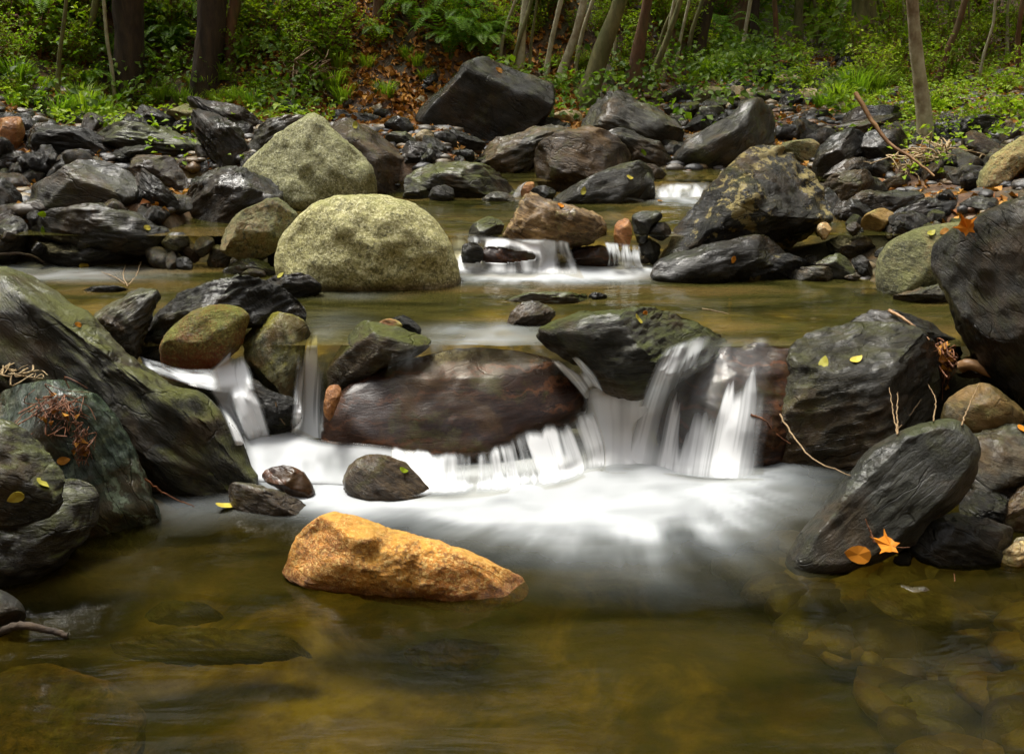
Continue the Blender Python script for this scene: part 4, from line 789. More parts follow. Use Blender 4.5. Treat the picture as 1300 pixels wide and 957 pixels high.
fall('cascade', 'small white step at the head of the middle pool beside the angular boulder', 'z6',
     [[1170,158,.625, 1240,150,.625, 1320,150,.625, 1400,145,.625], [1175,185,.59, 1240,180,.59, 1320,180,.59, 1400,175,.59], [1175,210,.545, 1240,215,.545, 1320,212,.545, 1420,208,.545]],
     lambda u, v, px, py, s: (.15 + .5 * v + .7 * nz(u, v, 5, 1, s)) * edge(u, .25) * ss(0, .4, v), 80, 24, False, seed=37)

fall('cascade', 'clear film of water sliding from the pool onto the top of the maroon slab', 's3',
     [[300,165,.386, 420,160,.386, 560,155,.386, 700,155,.386, 800,160,.386, 900,170,.386, 980,185,.386], [290,205,.378, 420,195,.38, 560,185,.382, 700,185,.382, 800,192,.382, 900,205,.38, 990,215,.375],
      [270,265,.35, 420,240,.36, 560,220,.365, 700,215,.365, 800,222,.365, 900,238,.36, 1000,255,.35], [250,330,.30, 420,310,.31, 560,290,.32, 700,285,.32, 800,290,.32, 900,300,.31, 1010,310,.30]],
     lambda u, v, px, py, s: (.03 + .10 * nz(u, v, 14, 1.2, s)).clip(0, .2) * (1 - v) ** 1.2 * ss(0, .2, v) * edge(u, .08), 200, 36, True, .012, 41, mat='film')
# ------------------------------------------------------------------ leaves
def leaves(C, Nn, size, asp=.5, fold=.25, rg=RNG, pointed=True):
    """leaf-shaped quads (two folded halves) at C, facing Nn -> V, F (tris)"""
    n = len(C); Nn = Nn / (np.linalg.norm(Nn, axis=1)[:, None] + 1e-9)
    t = rg.normal(size=(n, 3)); t -= (t * Nn).sum(1)[:, None] * Nn; t /= np.linalg.norm(t, axis=1)[:, None] + 1e-9
    b = np.cross(Nn, t); s = (size * np.ones(n))[:, None]
    base = C - t * s * .5; tip = C + t * s * .5 - Nn * s * .12; l = C + b * s * asp * .5 + Nn * s * fold * asp - t * s * .08; r = C - b * s * asp * .5 + Nn * s * fold * asp - t * s * .08
    V = np.stack([base, r, tip, l], 1).reshape(-1, 3); k = np.arange(n)[:, None] * 4
    return V, np.concatenate([k + [0, 1, 2], k + [0, 2, 3]], 1).reshape(-1, 3)
def q2t(q): q = np.asarray(q); return np.concatenate([q[:, [0, 1, 2]], q[:, [0, 2, 3]]]) if q.shape[1] == 4 else q
def shrub_mesh(seed, h=1.0, w=.9, nst=8, per=55, size=.075, asp=.55, low=.15):
    rg = np.random.default_rng(seed); st, lc, ln = [], [], []
    for i in range(nst):
        a = rg.uniform(0, 6.28); rr = w * rg.uniform(.15, .55); hh = h * rg.uniform(.55, 1.05)
        p = spline([[0, 0, -.05], [rr * .35 * math.cos(a), rr * .35 * math.sin(a), hh * .5], [rr * math.cos(a + .3), rr * math.sin(a + .3), hh]], 9)
        p += rg.normal(size=p.shape) * .012 * h * np.linspace(0, 1, 9)[:, None]
        V, q = tube(p, np.linspace(.011, .003, 9) * h, 4); st.append((V, q2t(q)))
        for k in range(int(per / 5)):
            t = rg.uniform(low, 1); j = t * 8; i0 = min(int(j), 7); c = p[i0] + (p[i0 + 1] - p[i0]) * (j - i0)
            dr = rg.normal(size=3); dr[2] = abs(dr[2]) * .4; dr /= np.linalg.norm(dr); L = w * rg.uniform(.12, .33)
            tw = c + dr * L; V, q = tube(np.array([c, (c + tw) / 2 + rg.normal(size=3) * .01, tw]), [.004, .003, .0015], 3); st.append((V, q2t(q)))
            for m_ in range(5):
                f = rg.uniform(.3, 1.15); lc.append(c + dr * L * f + rg.normal(size=3) * size * .5); ln.append(rg.normal(size=3) * .55 + np.array([0, -.35, .9]))
    L_ = leaves(np.array(lc), np.array(ln), size * rg.uniform(.6, 1.25, len(lc)), asp, rg=rg)
    return join(st), L_
def fern_mesh(seed, L=.6, nf=12):
    rg = np.random.default_rng(seed); parts = []
    for i in range(nf):
        a = i / nf * 6.28 + rg.uniform(-.2, .2); ll = L * rg.uniform(.7, 1.1); up = rg.uniform(.45, .8)
        d = np.array([math.cos(a), math.sin(a), 0]); p = spline([[0, 0, 0], d * ll * .35 + [0, 0, ll * up], d * ll * .75 + [0, 0, ll * up * 1.05], d * ll * 1.05 + [0, 0, ll * up * .65]], 26)
        V, q = tube(p, np.linspace(.004, .001, 26), 3); parts.append((V, q2t(q)))
        t = np.gradient(p, axis=0); t /= np.linalg.norm(t, axis=1)[:, None]; sd = np.cross(t, [0, 0, 1.]); sd /= np.linalg.norm(sd, axis=1)[:, None] + 1e-9
        s = np.linspace(0, 1, 26); wd = ll * .20 * np.sin(np.pi * np.clip(s * .92 + .08, 0, 1)) ** .8
        for sg in (-1, 1):
            b = p[3:]; k = wd[3:, None]; tip = b + sg * sd[3:] * k + t[3:] * k * .35 - np.array([0, 0, .12]) * k
            m = (b + tip) / 2; wv = t[3:] * (ll / 26 * .42)
            V = np.stack([b, m + wv, tip, m - wv], 1).reshape(-1, 3); kk = np.arange(len(b))[:, None] * 4
            parts.append((V, np.concatenate([kk + [0, 1, 2], kk + [0, 2, 3]], 1).reshape(-1, 3)))
    return join(parts)
def grass_mesh(seed, h=.35, n=130, spread=.14, wd=.006):
    rg = np.random.default_rng(seed); a = rg.uniform(0, 6.28, n); r0 = spread * np.sqrt(rg.uniform(0, 1, n)); hh = h * rg.uniform(.5, 1.1, n); out = rg.uniform(.15, .8, n) * hh
    d = np.stack([np.cos(a), np.sin(a), 0 * a], -1); b = d * r0[:, None]; side = np.stack([-np.sin(a), np.cos(a), 0 * a], -1) * wd
    V = []
    for t, w in ((0, 1), (.4, .9), (.75, .6), (1, .06)):
        c = b + d * (out * t ** 2)[:, None] + np.stack([0 * a, 0 * a, hh * (t - .25 * t ** 3)], -1); V += [c - side * w, c + side * w]
    V = np.stack(V, 1).reshape(-1, 3); k = np.arange(n)[:, None] * 8; F_ = []
    for s in (0, 2, 4): F_ += [k + [s, s + 1, s + 3], k + [s, s + 3, s + 2]]
    return V, np.concatenate(F_, 1).reshape(-1, 3)

PX = {}
def proto_shrub(key, mat, **kw):
    PX[key] = []
    for s in range(4):
        (Vs, Fs), (Vl, Fl) = shrub_mesh(100 + s + len(PX) * 17, **kw)
        PX[key].append((mesh('stem', Vs, Fs, M['twigr']), mesh('foliage', Vl, Fl, M[mat], smooth=False)))
proto_shrub('leafy', 'leaf', h=1.0, w=1.0, nst=8, per=60, size=.085)
proto_shrub('bright', 'leafb', h=.8, w=.9, nst=8, per=55, size=.07, asp=.6)
proto_shrub('dark', 'leafd', h=1.2, w=1.1, nst=9, per=65, size=.085)
proto_shrub('herb', 'leaf', h=.3, w=.6, nst=7, per=40, size=.05, asp=.7, low=.3)
proto_shrub('tall', 'leafb', h=2.0, w=1.0, nst=5, per=80, size=.075, asp=.5, low=.35)
FERNS = [mesh('fern', *fern_mesh(300 + s), M['fern'], smooth=False) for s in range(4)]
GRASS = [mesh('grass_tuft', *grass_mesh(330 + s), M['grass'], smooth=False) for s in range(4)]
def plant(kind, px, py, hpx, label, group=None, name=None, cat=None, sink=.02, yaw=None, at=None):
    c = at if at is not None else hit(px, py); c = c.copy(); c[2] = ground(c[0], c[1]) - sink
    hh = hpx / F * c[1]
    yaw = RNG.uniform(0, 6.28) if yaw is None else yaw
    if kind in ('fern', 'grass'):
        me = (FERNS if kind == 'fern' else GRASS)[RNG.integers(4)]; s = hh / (.45 if kind == 'fern' else .33)
        o = link(name or ('fern' if kind == 'fern' else 'grass_tuft'), me, loc=c, rot=(RNG.uniform(-.1, .1), RNG.uniform(-.1, .1), yaw), scale=(s, s, s))
        return tag(o, label, cat or ('fern' if kind == 'fern' else 'grass'), group)
    h0 = {'leafy': 1, 'bright': .8, 'dark': 1.2, 'herb': .3, 'tall': 2.0}[kind]; s = hh / h0
    e = link(name or ('herb' if kind == 'herb' else 'shrub'), None, loc=c, rot=(0, 0, yaw), scale=(s, s, s * RNG.uniform(.9, 1.1)))
    a, b = PX[kind][RNG.integers(4)]; link('stem', a, e); link('foliage', b, e)
    return tag(e, label, cat or ('herb' if kind == 'herb' else 'shrub'), group)

# single plants the photo shows
for k, x, y, h, lb in [
    ('fern', 62, 52, 44, 'fern with drooping fronds high at the left edge'), ('fern', 150, 86, 46, 'dark fern against the thick dark trunk at left'), ('fern', 30, 30, 40, 'fern in the very top left corner'),
    ('fern', 118, 110, 30, 'small fern at the right side of the left grass bank'), ('fern', 215, 75, 30, 'small fern right of the thick dark trunk'),
    ('fern', 572, 78, 44, 'bright fern left behind the pyramid boulder'), ('fern', 618, 74, 44, 'wide fern just above the top of the pyramid boulder'), ('fern', 600, 60, 30, 'little fern between the two pyramid-boulder ferns'),
    ('fern', 712, 122, 26, 'small fern right of the pyramid boulder'), ('fern', 905, 70, 46, 'fern under the leaning brown trunk in the valley'), ('fern', 935, 90, 30, 'bright low fern at the left of the valley stones'),
    ('grass', 20, 105, 40, 'tall grass tuft at the left edge'), ('grass', 105, 142, 46, 'brightest grass tuft on the left bank, above the black slab'), ('grass', 75, 148, 38, 'grass tuft left of the brightest one'), ('grass', 132, 150, 30, 'grass tuft right of the brightest one'),
    ('grass', 205, 128, 30, 'grass tuft over the black slope of rock'), ('grass', 232, 130, 26, 'small grass tuft right of the one over the black slope'), ('grass', 322, 138, 36, 'grass tuft above the mossy rock at the leafy bank'), ('grass', 300, 130, 28, 'grass tuft under the leafy shrubs'),
    ('grass', 425, 112, 34, 'grass tuft beside the dry brambles'), ('grass', 436, 128, 30, 'grass tuft at the edge of the leaf litter'), ('grass', 905, 98, 42, 'golden green grass tuft at the left of the valley'), ('grass', 890, 102, 34, 'smaller golden grass tuft in the valley'),
    ('grass', 1085, 122, 48, 'big arching grass tuft on the right of the valley'), ('grass', 1062, 132, 36, 'grass tuft in front of the big arching one'), ('grass', 1110, 118, 38, 'grass tuft behind the big arching one'), ('grass', 1045, 136, 28, 'low grass tuft beside the flat tan stone')]:
    plant(k, x, y, h, lb)
def scatter(kind, n, box, h, label, group, seed, minY=0, name=None, cat=None, avoid=None):
    rg = np.random.default_rng(seed); k = 0; tries = 0
    while k < n and tries < n * 20:
        tries += 1
        x, y = rg.uniform(box[0], box[2]), rg.uniform(box[1], box[3]); c = hit(x, y)
        if c[1] < minY or c[1] > 20: continue
        if c[2] < water_level(c[0], c[1]) + .04: continue
        if avoid is not None and avoid(x, y): continue
        plant(kind, x, y, rg.uniform(*h), label, group, name, cat, at=c); k += 1
lit = lambda x, y: (450 < x < 560 and y > 78 and y < 140) or (y > 60 and 640 < x < 900)
scatter('dark', 18, (-30, -20, 860, 50), (60, 100), 'dark green leafy shrub on the shaded hillside', 'dark shrubs on the hillside', 11, 9)
scatter('leafy', 26, (-30, 10, 440, 92), (48, 85), 'mid-green leafy shrub on the left bank', 'leafy shrubs of the left bank', 12, 7, avoid=lit)
scatter('bright', 26, (0, 5, 500, 88), (34, 60), 'yellow-green leafy shrub on the left hillside', 'yellow-green shrubs of the left hillside', 13, 7, avoid=lit)
scatter('leafy', 14, (500, 0, 900, 70), (30, 60), 'mid-green leafy shrub among the thin trunks', 'shrubs among the thin trunks', 14, 9)
scatter('bright', 14, (560, 10, 900, 95), (24, 44), 'small bright shrub between the thin trunks', 'small bright shrubs between the trunks', 15, 8)
scatter('dark', 12, (880, 10, 1330, 60), (50, 90), 'dark shrub in the forest beyond the valley', 'dark shrubs beyond the valley', 16, 10)
scatter('leafy', 20, (1080, 40, 1340, 118), (44, 80), 'mid-green leafy shrub on the right bank', 'leafy shrubs of the right bank', 17, 8)
scatter('bright', 16, (1000, 30, 1340, 120), (30, 56), 'yellow-green shrub on the right bank', 'yellow-green shrubs of the right bank', 18, 8)
scatter('herb', 26, (0, 85, 420, 145), (14, 26), 'low leafy herb at the foot of the left bank', 'low herbs of the left bank', 19, 6)
scatter('herb', 34, (1060, 105, 1330, 185), (14, 26), 'low leafy herb on the right bank near the pale tree', 'low herbs of the right bank', 20, 5.5)
scatter('herb', 16, (560, 85, 900, 120), (12, 20), 'low leafy herb at the foot of the thin trunks', 'low herbs under the thin trunks', 21, 7)
scatter('fern', 10, (0, 10, 420, 80), (24, 40), 'fern among the shrubs of the left bank', 'ferns among the left shrubs', 22, 8)
scatter('fern', 8, (900, 40, 1320, 100), (22, 36), 'fern among the shrubs beyond the right bank', 'ferns of the right bank', 23, 8)
scatter('grass', 14, (0, 100, 300, 150), (18, 30), 'short grass tuft on the left bank', 'short grass tufts of the left bank', 24, 6.5)
scatter('grass', 12, (1040, 95, 1320, 170), (16, 28), 'short grass tuft on the right bank', 'short grass tufts of the right bank', 25, 6)

# ------------------------------------------------------------------ trees
def crown_mesh(seed, n=650, r=1.8, size=.16):
    rg = np.random.default_rng(seed); cl = rg.normal(size=(26, 3)); cl /= np.linalg.norm(cl, axis=1)[:, None]; cl *= rg.uniform(.35, 1, (26, 1)) * [r, r, r * .6]
    k = rg.integers(26, size=n); C = cl[k] + rg.normal(size=(n, 3)) * r * .17
    return leaves(C, rg.normal(size=(n, 3)) * .6 + [0, 0, 1], size * rg.uniform(.6, 1.2, n), .6, rg=rg)
CROWN = [mesh('crown', *crown_mesh(500 + s), M['leaf' if s % 2 else 'leafd'], smooth=False) for s in range(4)]
def tree(pts, r0, r1, mat, label, top=6.5, name='tree', crown=True, group=None, lean_y=0.0, cs=1.0, wob=.12, n=9):
    """pts = pixel points from the foot up to the frame's top, r = trunk radius in photo pixels at foot and top"""
    b = hit(*pts[0]); b[2] = ground(b[0], b[1]) - .12; y0 = b[1]
    P = [np.array([b[0], y0, b[2]])]; acc = 0
    P += [on_y(x, y, y0 + lean_y * (i + 1)) for i, (x, y) in enumerate(pts[1:])]
    P = np.array(P); d = P[-1] - P[-2]; d = d / np.linalg.norm(d); d = d * .6 + np.array([0, 0, .5]); d /= np.linalg.norm(d)
    e1 = P[-1] + d * (top - P[-1][2]) * .5; e2 = e1 + (d * .5 + np.array([0, 0, .6])) * (top - e1[2]) * .9
    W = np.vstack([P, e1, e2]); cl = np.concatenate([[0], np.cumsum(np.linalg.norm(np.diff(W, axis=0), axis=1))]); t34 = np.linspace(0, cl[-1], 34)
    Q = np.stack([np.interp(t34, cl, W[:, i]) for i in range(3)], -1); s = np.linspace(0, 1, 34)
    for _ in range(2): Q[1:-1] = (Q[:-2] + 2 * Q[1:-1] + Q[2:]) / 4
    k = y0 / F; zt = np.clip((Q[:, 2] - P[0][2]) / (P[-1][2] - P[0][2] + 1e-6), 0, None)
    rr = np.where(zt < 1, r0 + (r1 - r0) * zt, r1 * np.clip(1 - (s - .3) * .8, .25, 1)) * k; rr[:4] *= np.array([1.5, 1.32, 1.15, 1.05])
    Q[1:] += min(.9 * r1 * k, .018)  * np.stack([vnoise(np.stack([s * 9 + pts[0][0] + 40 * q_, 0 * s, 0 * s], -1), q_) for q_ in (1, 2, 3)], -1)[1:] * np.minimum(1, s[1:, None] * 4)
    e = link(name, None, loc=P[0]); parts = [tube(Q - P[0], rr, n, wob, NROCK[0] + int(pts[0][0]))]
    for i in range(4):                                             # limbs that carry the crown
        j = 22 + i * 3; a = RNG.uniform(0, 6.28); L = RNG.uniform(.8, 1.6) * cs
        lp = np.array([Q[j], Q[j] + [math.cos(a) * L * .5, math.sin(a) * L * .5, L * .35], Q[j] + [math.cos(a) * L, math.sin(a) * L, L * .9]]) - P[0]
        parts.append(tube(spline(lp, 7), np.linspace(rr[j] * .6, rr[j] * .15, 7), 6))
    V, q = join(parts); link('trunk', mesh('trunk', V, q, M[mat]), e)
    if crown and top >= 7: link('crown', CROWN[RNG.integers(4)], e, loc=Q[-2] - P[0] + np.array([0, 1.2, 3.0]), rot=(0, 0, RNG.uniform(0, 6)), scale=(cs, cs, cs))
    return tag(e, label, 'tree', group)
T_ = tree
T_([(160, 118), (163, 60), (164, 0)], 15, 19, 'bark', 'thickest dark trunk at the left, behind the grass bank')
T_([(172, 126), (172, 60), (178, 0)], 4, 3, 'barkr', 'thin dark reddish trunk just right of the thickest left trunk', crown=False, top=4)
T_([(70, 122), (76, 70), (86, 0)], 3, 2.2, 'barkg', 'slim greenish trunk standing at far left over the grass', crown=False, top=4)
T_([(146, 130), (139, 70), (133, 0)], 2.6, 2, 'barkl', 'thin pale stem in front of the thickest left trunk', crown=False, top=4)
T_([(108, 72), (115, 40), (124, 0)], 5, 4, 'barkg', 'leaning mossy trunk between the two slim stems at left', top=5)
T_([(258, 112), (266, 50), (270, -10)], 15, 17, 'bark', 'dark trunk wrapped in vines above the bank left of centre', wob=.14)
T_([(293, 88), (290, 40), (300, -10)], 7, 7, 'barkr', 'reddish dark trunk right of the vine-wrapped one', top=5)
T_([(657, 88), (662, 50), (669, 0)], 5.5, 4.5, 'barkl', 'pale straight trunk directly above the pyramid boulder top', top=6)
T_([(671, 92), (675, 50), (681, 0)], 2, 1.5, 'barkg', 'thin stem close to the right of the pale straight trunk', crown=False, top=4)
T_([(690, 99), (700, 55), (714, 0)], 3.4, 3, 'barkl', 'slim pale trunk, second of the leaning group behind the pyramid boulder', top=5)
T_([(702, 108), (722, 68), (735, 34), (743, 0)], 5.2, 4.4, 'barkl', 'curved pale trunk bending up beside the right slope of the pyramid boulder', top=6)
T_([(741, 126), (756, 88), (769, 54), (782, 24), (791, 0)], 12, 9, 'barkg', 'thick leaning trunk with a reddish foot left of the domed grey boulder', top=7)
T_([(801, 102), (811, 60), (822, 0)], 9, 6, 'barkr', 'brown trunk with a wide red foot behind the domed grey boulder', top=6)
T_([(819, 102), (843, 61), (866, 0)], 4, 3.4, 'barkg', 'slanting grey-green trunk above the domed grey boulder', top=6)
T_([(841, 99), (847, 60), (856, 0)], 2, 1.6, 'barkl', 'thin straight stem crossing the slanting grey-green trunk', crown=False, top=4)
T_([(880, 68), (890, 30), (900, -5)], 10, 9, 'bark', 'dark leaning trunk at the left of the valley', top=7)
T_([(918, 56), (936, 28), (955, -5)], 12, 12, 'barkr', 'thick brown trunk leaning right in the valley', top=7)
T_([(958, 66), (959, 30), (960, -5)], 6, 5, 'bark', 'dark upright trunk beside the brown leaning one', top=6)
T_([(987, 83), (985, 45), (983, 0)], 3.8, 3, 'barkr', 'thin red-brown trunk at the head of the valley stones', top=5)
T_([(1012, 66), (1014, 35), (1016, -5)], 6, 5.4, 'barkg', 'straight green mossy trunk in the middle of the valley', top=7)
T_([(1096, 78), (1097, 40), (1097, -5)], 17, 15, 'barkg', 'thickest trunk on the right side, behind the grass tufts', top=7)
T_([(1180, 183), (1172, 120), (1164, 55), (1157, 0)], 9, 7.2, 'barkl', 'pale mottled trunk at the right with a tangle of roots at its foot', top=6, wob=.08, crown=False)
T_([(1188, 113), (1200, 70), (1226, 0)], 4.4, 3.6, 'barkr', 'slanting brown stem right of the pale mottled trunk', crown=False, top=4)
T_([(1208, 66), (1209, 30), (1208, -5)], 3.2, 3, 'barkg', 'slim upright stem behind the slanting brown one', top=5)
T_([(1242, 102), (1250, 60), (1262, 34), (1266, -6)], 2, 1.5, 'barkl', 'crooked thin stem near the right edge', crown=False, top=3)
T_([(1296, 90), (1292, 40), (1298, -5)], 3, 3, 'barkr', 'thin reddish stem at the right edge', crown=False, top=4)
rg = np.random.default_rng(77)
for i in range(16):
    x = rg.uniform(-20, 1320); y = rg.uniform(-6, 30) if x < 860 else rg.uniform(10, 50); r = rg.uniform(3, 8)
    T_([(x, y), (x + rg.uniform(-14, 14), y - 60)], r, r * .9, ['bark', 'barkg', 'barkr'][i % 3], 'distant trunk half hidden among the hillside shrubs', group='distant trunks on the hillside', top=8, n=7, crown=False)

for i in range(15):
    x = [632, 645, 728, 760, 778, 830, 856, 870, 940, 1040, 1062, 1128, 1150, 1232, 1280][i]; y = rg.uniform(70, 96) if x < 900 else rg.uniform(60, 88); t = rg.uniform(8, 34) if x < 900 else rg.uniform(-16, 16); r = rg.uniform(1.4, 3.2)
    T_([(x, y), (x + t * .4, y - 45), (x + t, -2)], r, r * .8, ['barkl', 'barkg'][i % 2], 'slender young trunk among the undergrowth', group='slender trunks in the undergrowth', top=5, n=6)
# ------------------------------------------------------------------ stuff: far forest, ground cover, litter, gravel
def far_mass(n, xr, yr, hmax, size, seed, thr=.0):
    rg = np.random.default_rng(seed); x = rg.uniform(*xr, n * 3); y = rg.uniform(*yr, n * 3); h = rg.uniform(0, hmax, n * 3)
    k = (abs(x) < .62 * y + 1.5); x, y, h = x[k], y[k], h[k]
    g = fbm(np.stack([x * .8, y * .8, h * .9], -1), seed, 2); ok = g > thr; x, y, h = x[ok][:n], y[ok][:n], h[ok][:n]
    C = np.stack([x, y, ground(x, y) + h], -1); return leaves(C, rg.normal(size=(len(x), 3)) * .6 + [0, -.5, .8], size * rg.uniform(.6, 1.3, len(x)), .55, rg=rg)
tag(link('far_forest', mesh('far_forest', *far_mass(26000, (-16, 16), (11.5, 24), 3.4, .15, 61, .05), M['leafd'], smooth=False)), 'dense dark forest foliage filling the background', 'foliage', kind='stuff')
tag(link('light_green_forest', mesh('light_green_forest', *far_mass(11000, (-2, 16), (15, 26), 3.5, .15, 63, .12), M['leafb'], smooth=False)), 'lighter green foliage in the forest beyond the valley', 'foliage', kind='stuff')  # leaf mass in the lighter green leaf material
def on_ground(n, box, seed, thr=None, lift=.01, fn=None):
    rg = np.random.default_rng(seed); x = rg.uniform(box[0], box[2], n * 2); y = rg.uniform(box[1], box[3], n * 2)
    z = ground(x, y); ok = z > water_level(x, y) + .015
    if thr is not None: ok &= fbm(np.stack([x * 1.1, y * 1.1, 0 * x], -1), seed, 3) > thr
    if fn is not None: ok &= fn(x, y)
    x, y, z = x[ok][:n], y[ok][:n], z[ok][:n]; return np.stack([x, y, z + lift], -1), rg
C, rg = on_ground(22000, (-6.5, 5.2, 8, 13), 71, None)
tag(link('leaf_litter', mesh('leaf_litter', *leaves(C, rg.normal(size=C.shape) * .45 + [0, 0, 1], .06 * rg.uniform(.5, 1.4, len(C)), .6, .4, rg=rg), M['dead'], smooth=False)), 'brown and orange fallen leaves covering the banks', 'leaf litter', kind='stuff')
C, rg = on_ground(9000, (-2.6, 8.3, .6, 12.5), 72, None, .015)
C[:, 2] += RNG.uniform(0, .03, len(C))
tag(link('slope_leaf_litter', mesh('slope_leaf_litter', *leaves(C, rg.normal(size=C.shape) * .6 + [0, -.4, 1], .07 * rg.uniform(.5, 1.4, len(C)), .6, .5, rg=rg), M['dead'], smooth=False)), 'thick orange-brown leaf litter on the slope left of the pyramid boulder', 'leaf litter', kind='stuff')
C, rg = on_ground(12000, (-7, 6.5, 8.5, 13), 73, .02, .06, lambda x, y: (x < -1.5) | (x > 2.6))
C[:, 2] += RNG.uniform(0, .10, len(C))
tag(link('ground_cover', mesh('ground_cover', *leaves(C, rg.normal(size=C.shape) * .45 + [0, -.2, 1], .05 * rg.uniform(.5, 1.4, len(C)), .6, rg=rg), M['leaf'], smooth=False)), 'low green ground cover on both banks', 'ground cover', kind='stuff')
C, rg = on_ground(7000, (-6, 8.3, 3, 12.5), 75, .05, .05, lambda x, y: (x < -1.7 - .06 * (y - 9)) | (x > -.2))
C[:, 2] += RNG.uniform(0, .35, len(C))
tag(link('ivy', mesh('ivy', *leaves(C, rg.normal(size=C.shape) * .5 + [0, -.5, 1], .065 * rg.uniform(.5, 1.4, len(C)), .7, rg=rg), M['leafd'], smooth=False)), 'dark ivy creeping over the shaded slope', 'ivy', kind='stuff')
# gravel
S2, F2 = ico(2)
def pebbles(n, box, s, seed, fn=None, zoff=0, under=False):
    rg = np.random.default_rng(seed); x = rg.uniform(box[0], box[2], n * 3); y = rg.uniform(box[1], box[3], n * 3); z = ground(x, y)
    ok = (z > water_level(x, y) - .05) if not under else (z > -9)
    if fn is not None: ok &= fn(x, y)
    x, y, z = x[ok][:n], y[ok][:n], z[ok][:n]; n = len(x); r = s * rg.uniform(.4, 1.3, n) ** 1.3
    Sv = S2[None] * (1 + .25 * rg.normal(size=(n, len(S2), 1)) * .35); an = rg.uniform(0, 6.28, n); sc = np.stack([r * rg.uniform(.9, 1.5, n), r * rg.uniform(.7, 1.1, n), r * rg.uniform(.35, .7, n)], -1)
    P = Sv * sc[:, None]; c, s_ = np.cos(an)[:, None], np.sin(an)[:, None]
    P = np.stack([c * P[..., 0] - s_ * P[..., 1], s_ * P[..., 0] + c * P[..., 1], P[..., 2]], -1) + np.stack([x, y, z + zoff], -1)[:, None]
    return P.reshape(-1, 3), (F2[None] + (np.arange(n) * len(S2))[:, None, None]).reshape(-1, 3)
def peb_mat(name, stops):
    m, nt, out = new_mat(name); N = NT(nt); r = N.n('NewGeometry').outputs['Random Per Island']
    col = N.ramp(r, stops); tc = N.n('TexCoord').outputs['Object']
    col = N.mix(N.map(N.noise(tc, 60, 4, .7), .4, .65, 0, .5), col, (.02, .02, .018))
    bs = N.n('BsdfPrincipled'); N.l(col, bs.inputs['Base Color']); bs.inputs['Roughness'].default_value = .35; N.l(N.bump(N.noise(tc, 45, 5, .7), .4, .02), bs.inputs['Normal']); N.l(bs.outputs[0], out.inputs[0]); return m
M['peb'] = peb_mat('gravel', [(0, (.03, .03, .03)), (.4, (.07, .065, .06)), (.65, (.16, .14, .11)), (.85, (.25, .19, .10)), (1, (.12, .05, .02))])
M['bedst'] = peb_mat('streambed_stones', [(0, (.03, .02, .008)), (.4, (.08, .045, .014)), (.7, (.14, .09, .03)), (.9, (.05, .045, .015)), (1, (.17, .12, .05))])
tag(link('gravel', mesh('gravel', *pebbles(4200, (-5.5, 4.4, 5.5, 11), .05, 81, lambda x, y: (y < 9.1) | (x > 1.2)), M['peb'])), 'gravel and pebbles between the boulders', 'gravel', kind='stuff')
tag(link('streambed_gravel', mesh('streambed_gravel', *pebbles(420, (.6, 1.6, 2.2, 3.3), .085, 83, lambda x, y: (x > .85 + .3 * (3 - y)), under=True, zoff=.05), M['bedst'])), 'stones on the bed of the front pool', 'streambed', kind='stuff')
# loose stones
LS = {}
for mk in ('k', 'd', 'gr', 'b', 'm', 't'):
    LS[mk] = []
    for s in range(4):
        a = np.linspace(0, 2 * np.pi, 11)[:-1]; rr = np.random.default_rng(900 + s * 7 + ord(mk[0])).uniform(.75, 1.1, 10)
        V, Fc, C, ry, dim = build_rock(np.stack([650 + 60 * rr * np.cos(a), 434 - 38 * rr * np.sin(a)], -1), (650, 470), mk, Y=4.0, fine=4, ext=0, cuts=6, strata=.8 if mk in 'kdm' else 0, seed=900 + s)
        LS[mk].append(mesh('stone', V / (60 / F * 4.0), Fc, M[mk]))
LOOSE = []
def loose(n, box, smin, smax, mats, label, group, seed, poly=None, wet=.85):
    rg = np.random.default_rng(seed); k = 0; t = 0
    while k < n and t < n * 15:
        t += 1; x, y = rg.uniform(box[0], box[2]), rg.uniform(box[1], box[3]); c = hit(x, y)
        if poly and not poly(x, y): continue
        if c[2] < water_level(c[0], c[1]) + .001 and rg.random() < wet: continue
        mk = mats[rg.integers(len(mats))]; s = rg.uniform(smin, smax) * c[1] / F
        rec = (s / c[1], mk, int(rg.integers(4)), c + [0, 0, s * .12], (rg.uniform(-.3, .3), rg.uniform(-.5, .5), rg.uniform(0, 6.28)), (s, s, s * .95), label, group); LOOSE.append(rec); k += 1; continue
        o = link('stone', LS[mk][rg.integers(4)], loc=c + [0, 0, s * .12], rot=(rg.uniform(-.3, .3), rg.uniform(-.5, .5), rg.uniform(0, 6.28)), scale=(s, s, s * .95))
        tag(o, label, 'stone', group); k += 1
loose(78, (0, 160, 330, 335), 10, 32, ['k', 'k', 'd', 'gr', 'b'], 'small loose stone wedged among the boulders of the left bank', 'loose stones of the left bank', 31)
loose(38, (420, 105, 560, 190), 7, 15, ['k', 'd', 'gr', 't'], 'small loose stone beside the leaf litter left of the pyramid boulder', 'loose stones by the leaf litter', 32)
loose(36, (540, 150, 880, 245), 10, 26, ['k', 'd', 'm'], 'small loose stone between the boulders of the upper stream', 'loose stones of the upper stream', 33)
loose(70, (850, 75, 1080, 165), 7, 20, ['k', 'd', 'gr', 'm', 't'], 'small loose stone in the stony valley', 'loose stones of the valley', 34, lambda x, y: y > 160 - (x - 850) * .45 and y < 190 - (x - 850) * .3)
loose(84, (1010, 165, 1300, 345), 10, 34, ['k', 'k', 'd', 'gr', 'b', 'm'], 'small loose stone in the pile of the right bank', 'loose stones of the right bank', 35)
loose(20, (1130, 430, 1300, 720), 12, 30, ['k', 'd', 'b', 'gr'], 'small wet stone between the rocks at the right of the front pool', 'loose stones right of the front pool', 36)

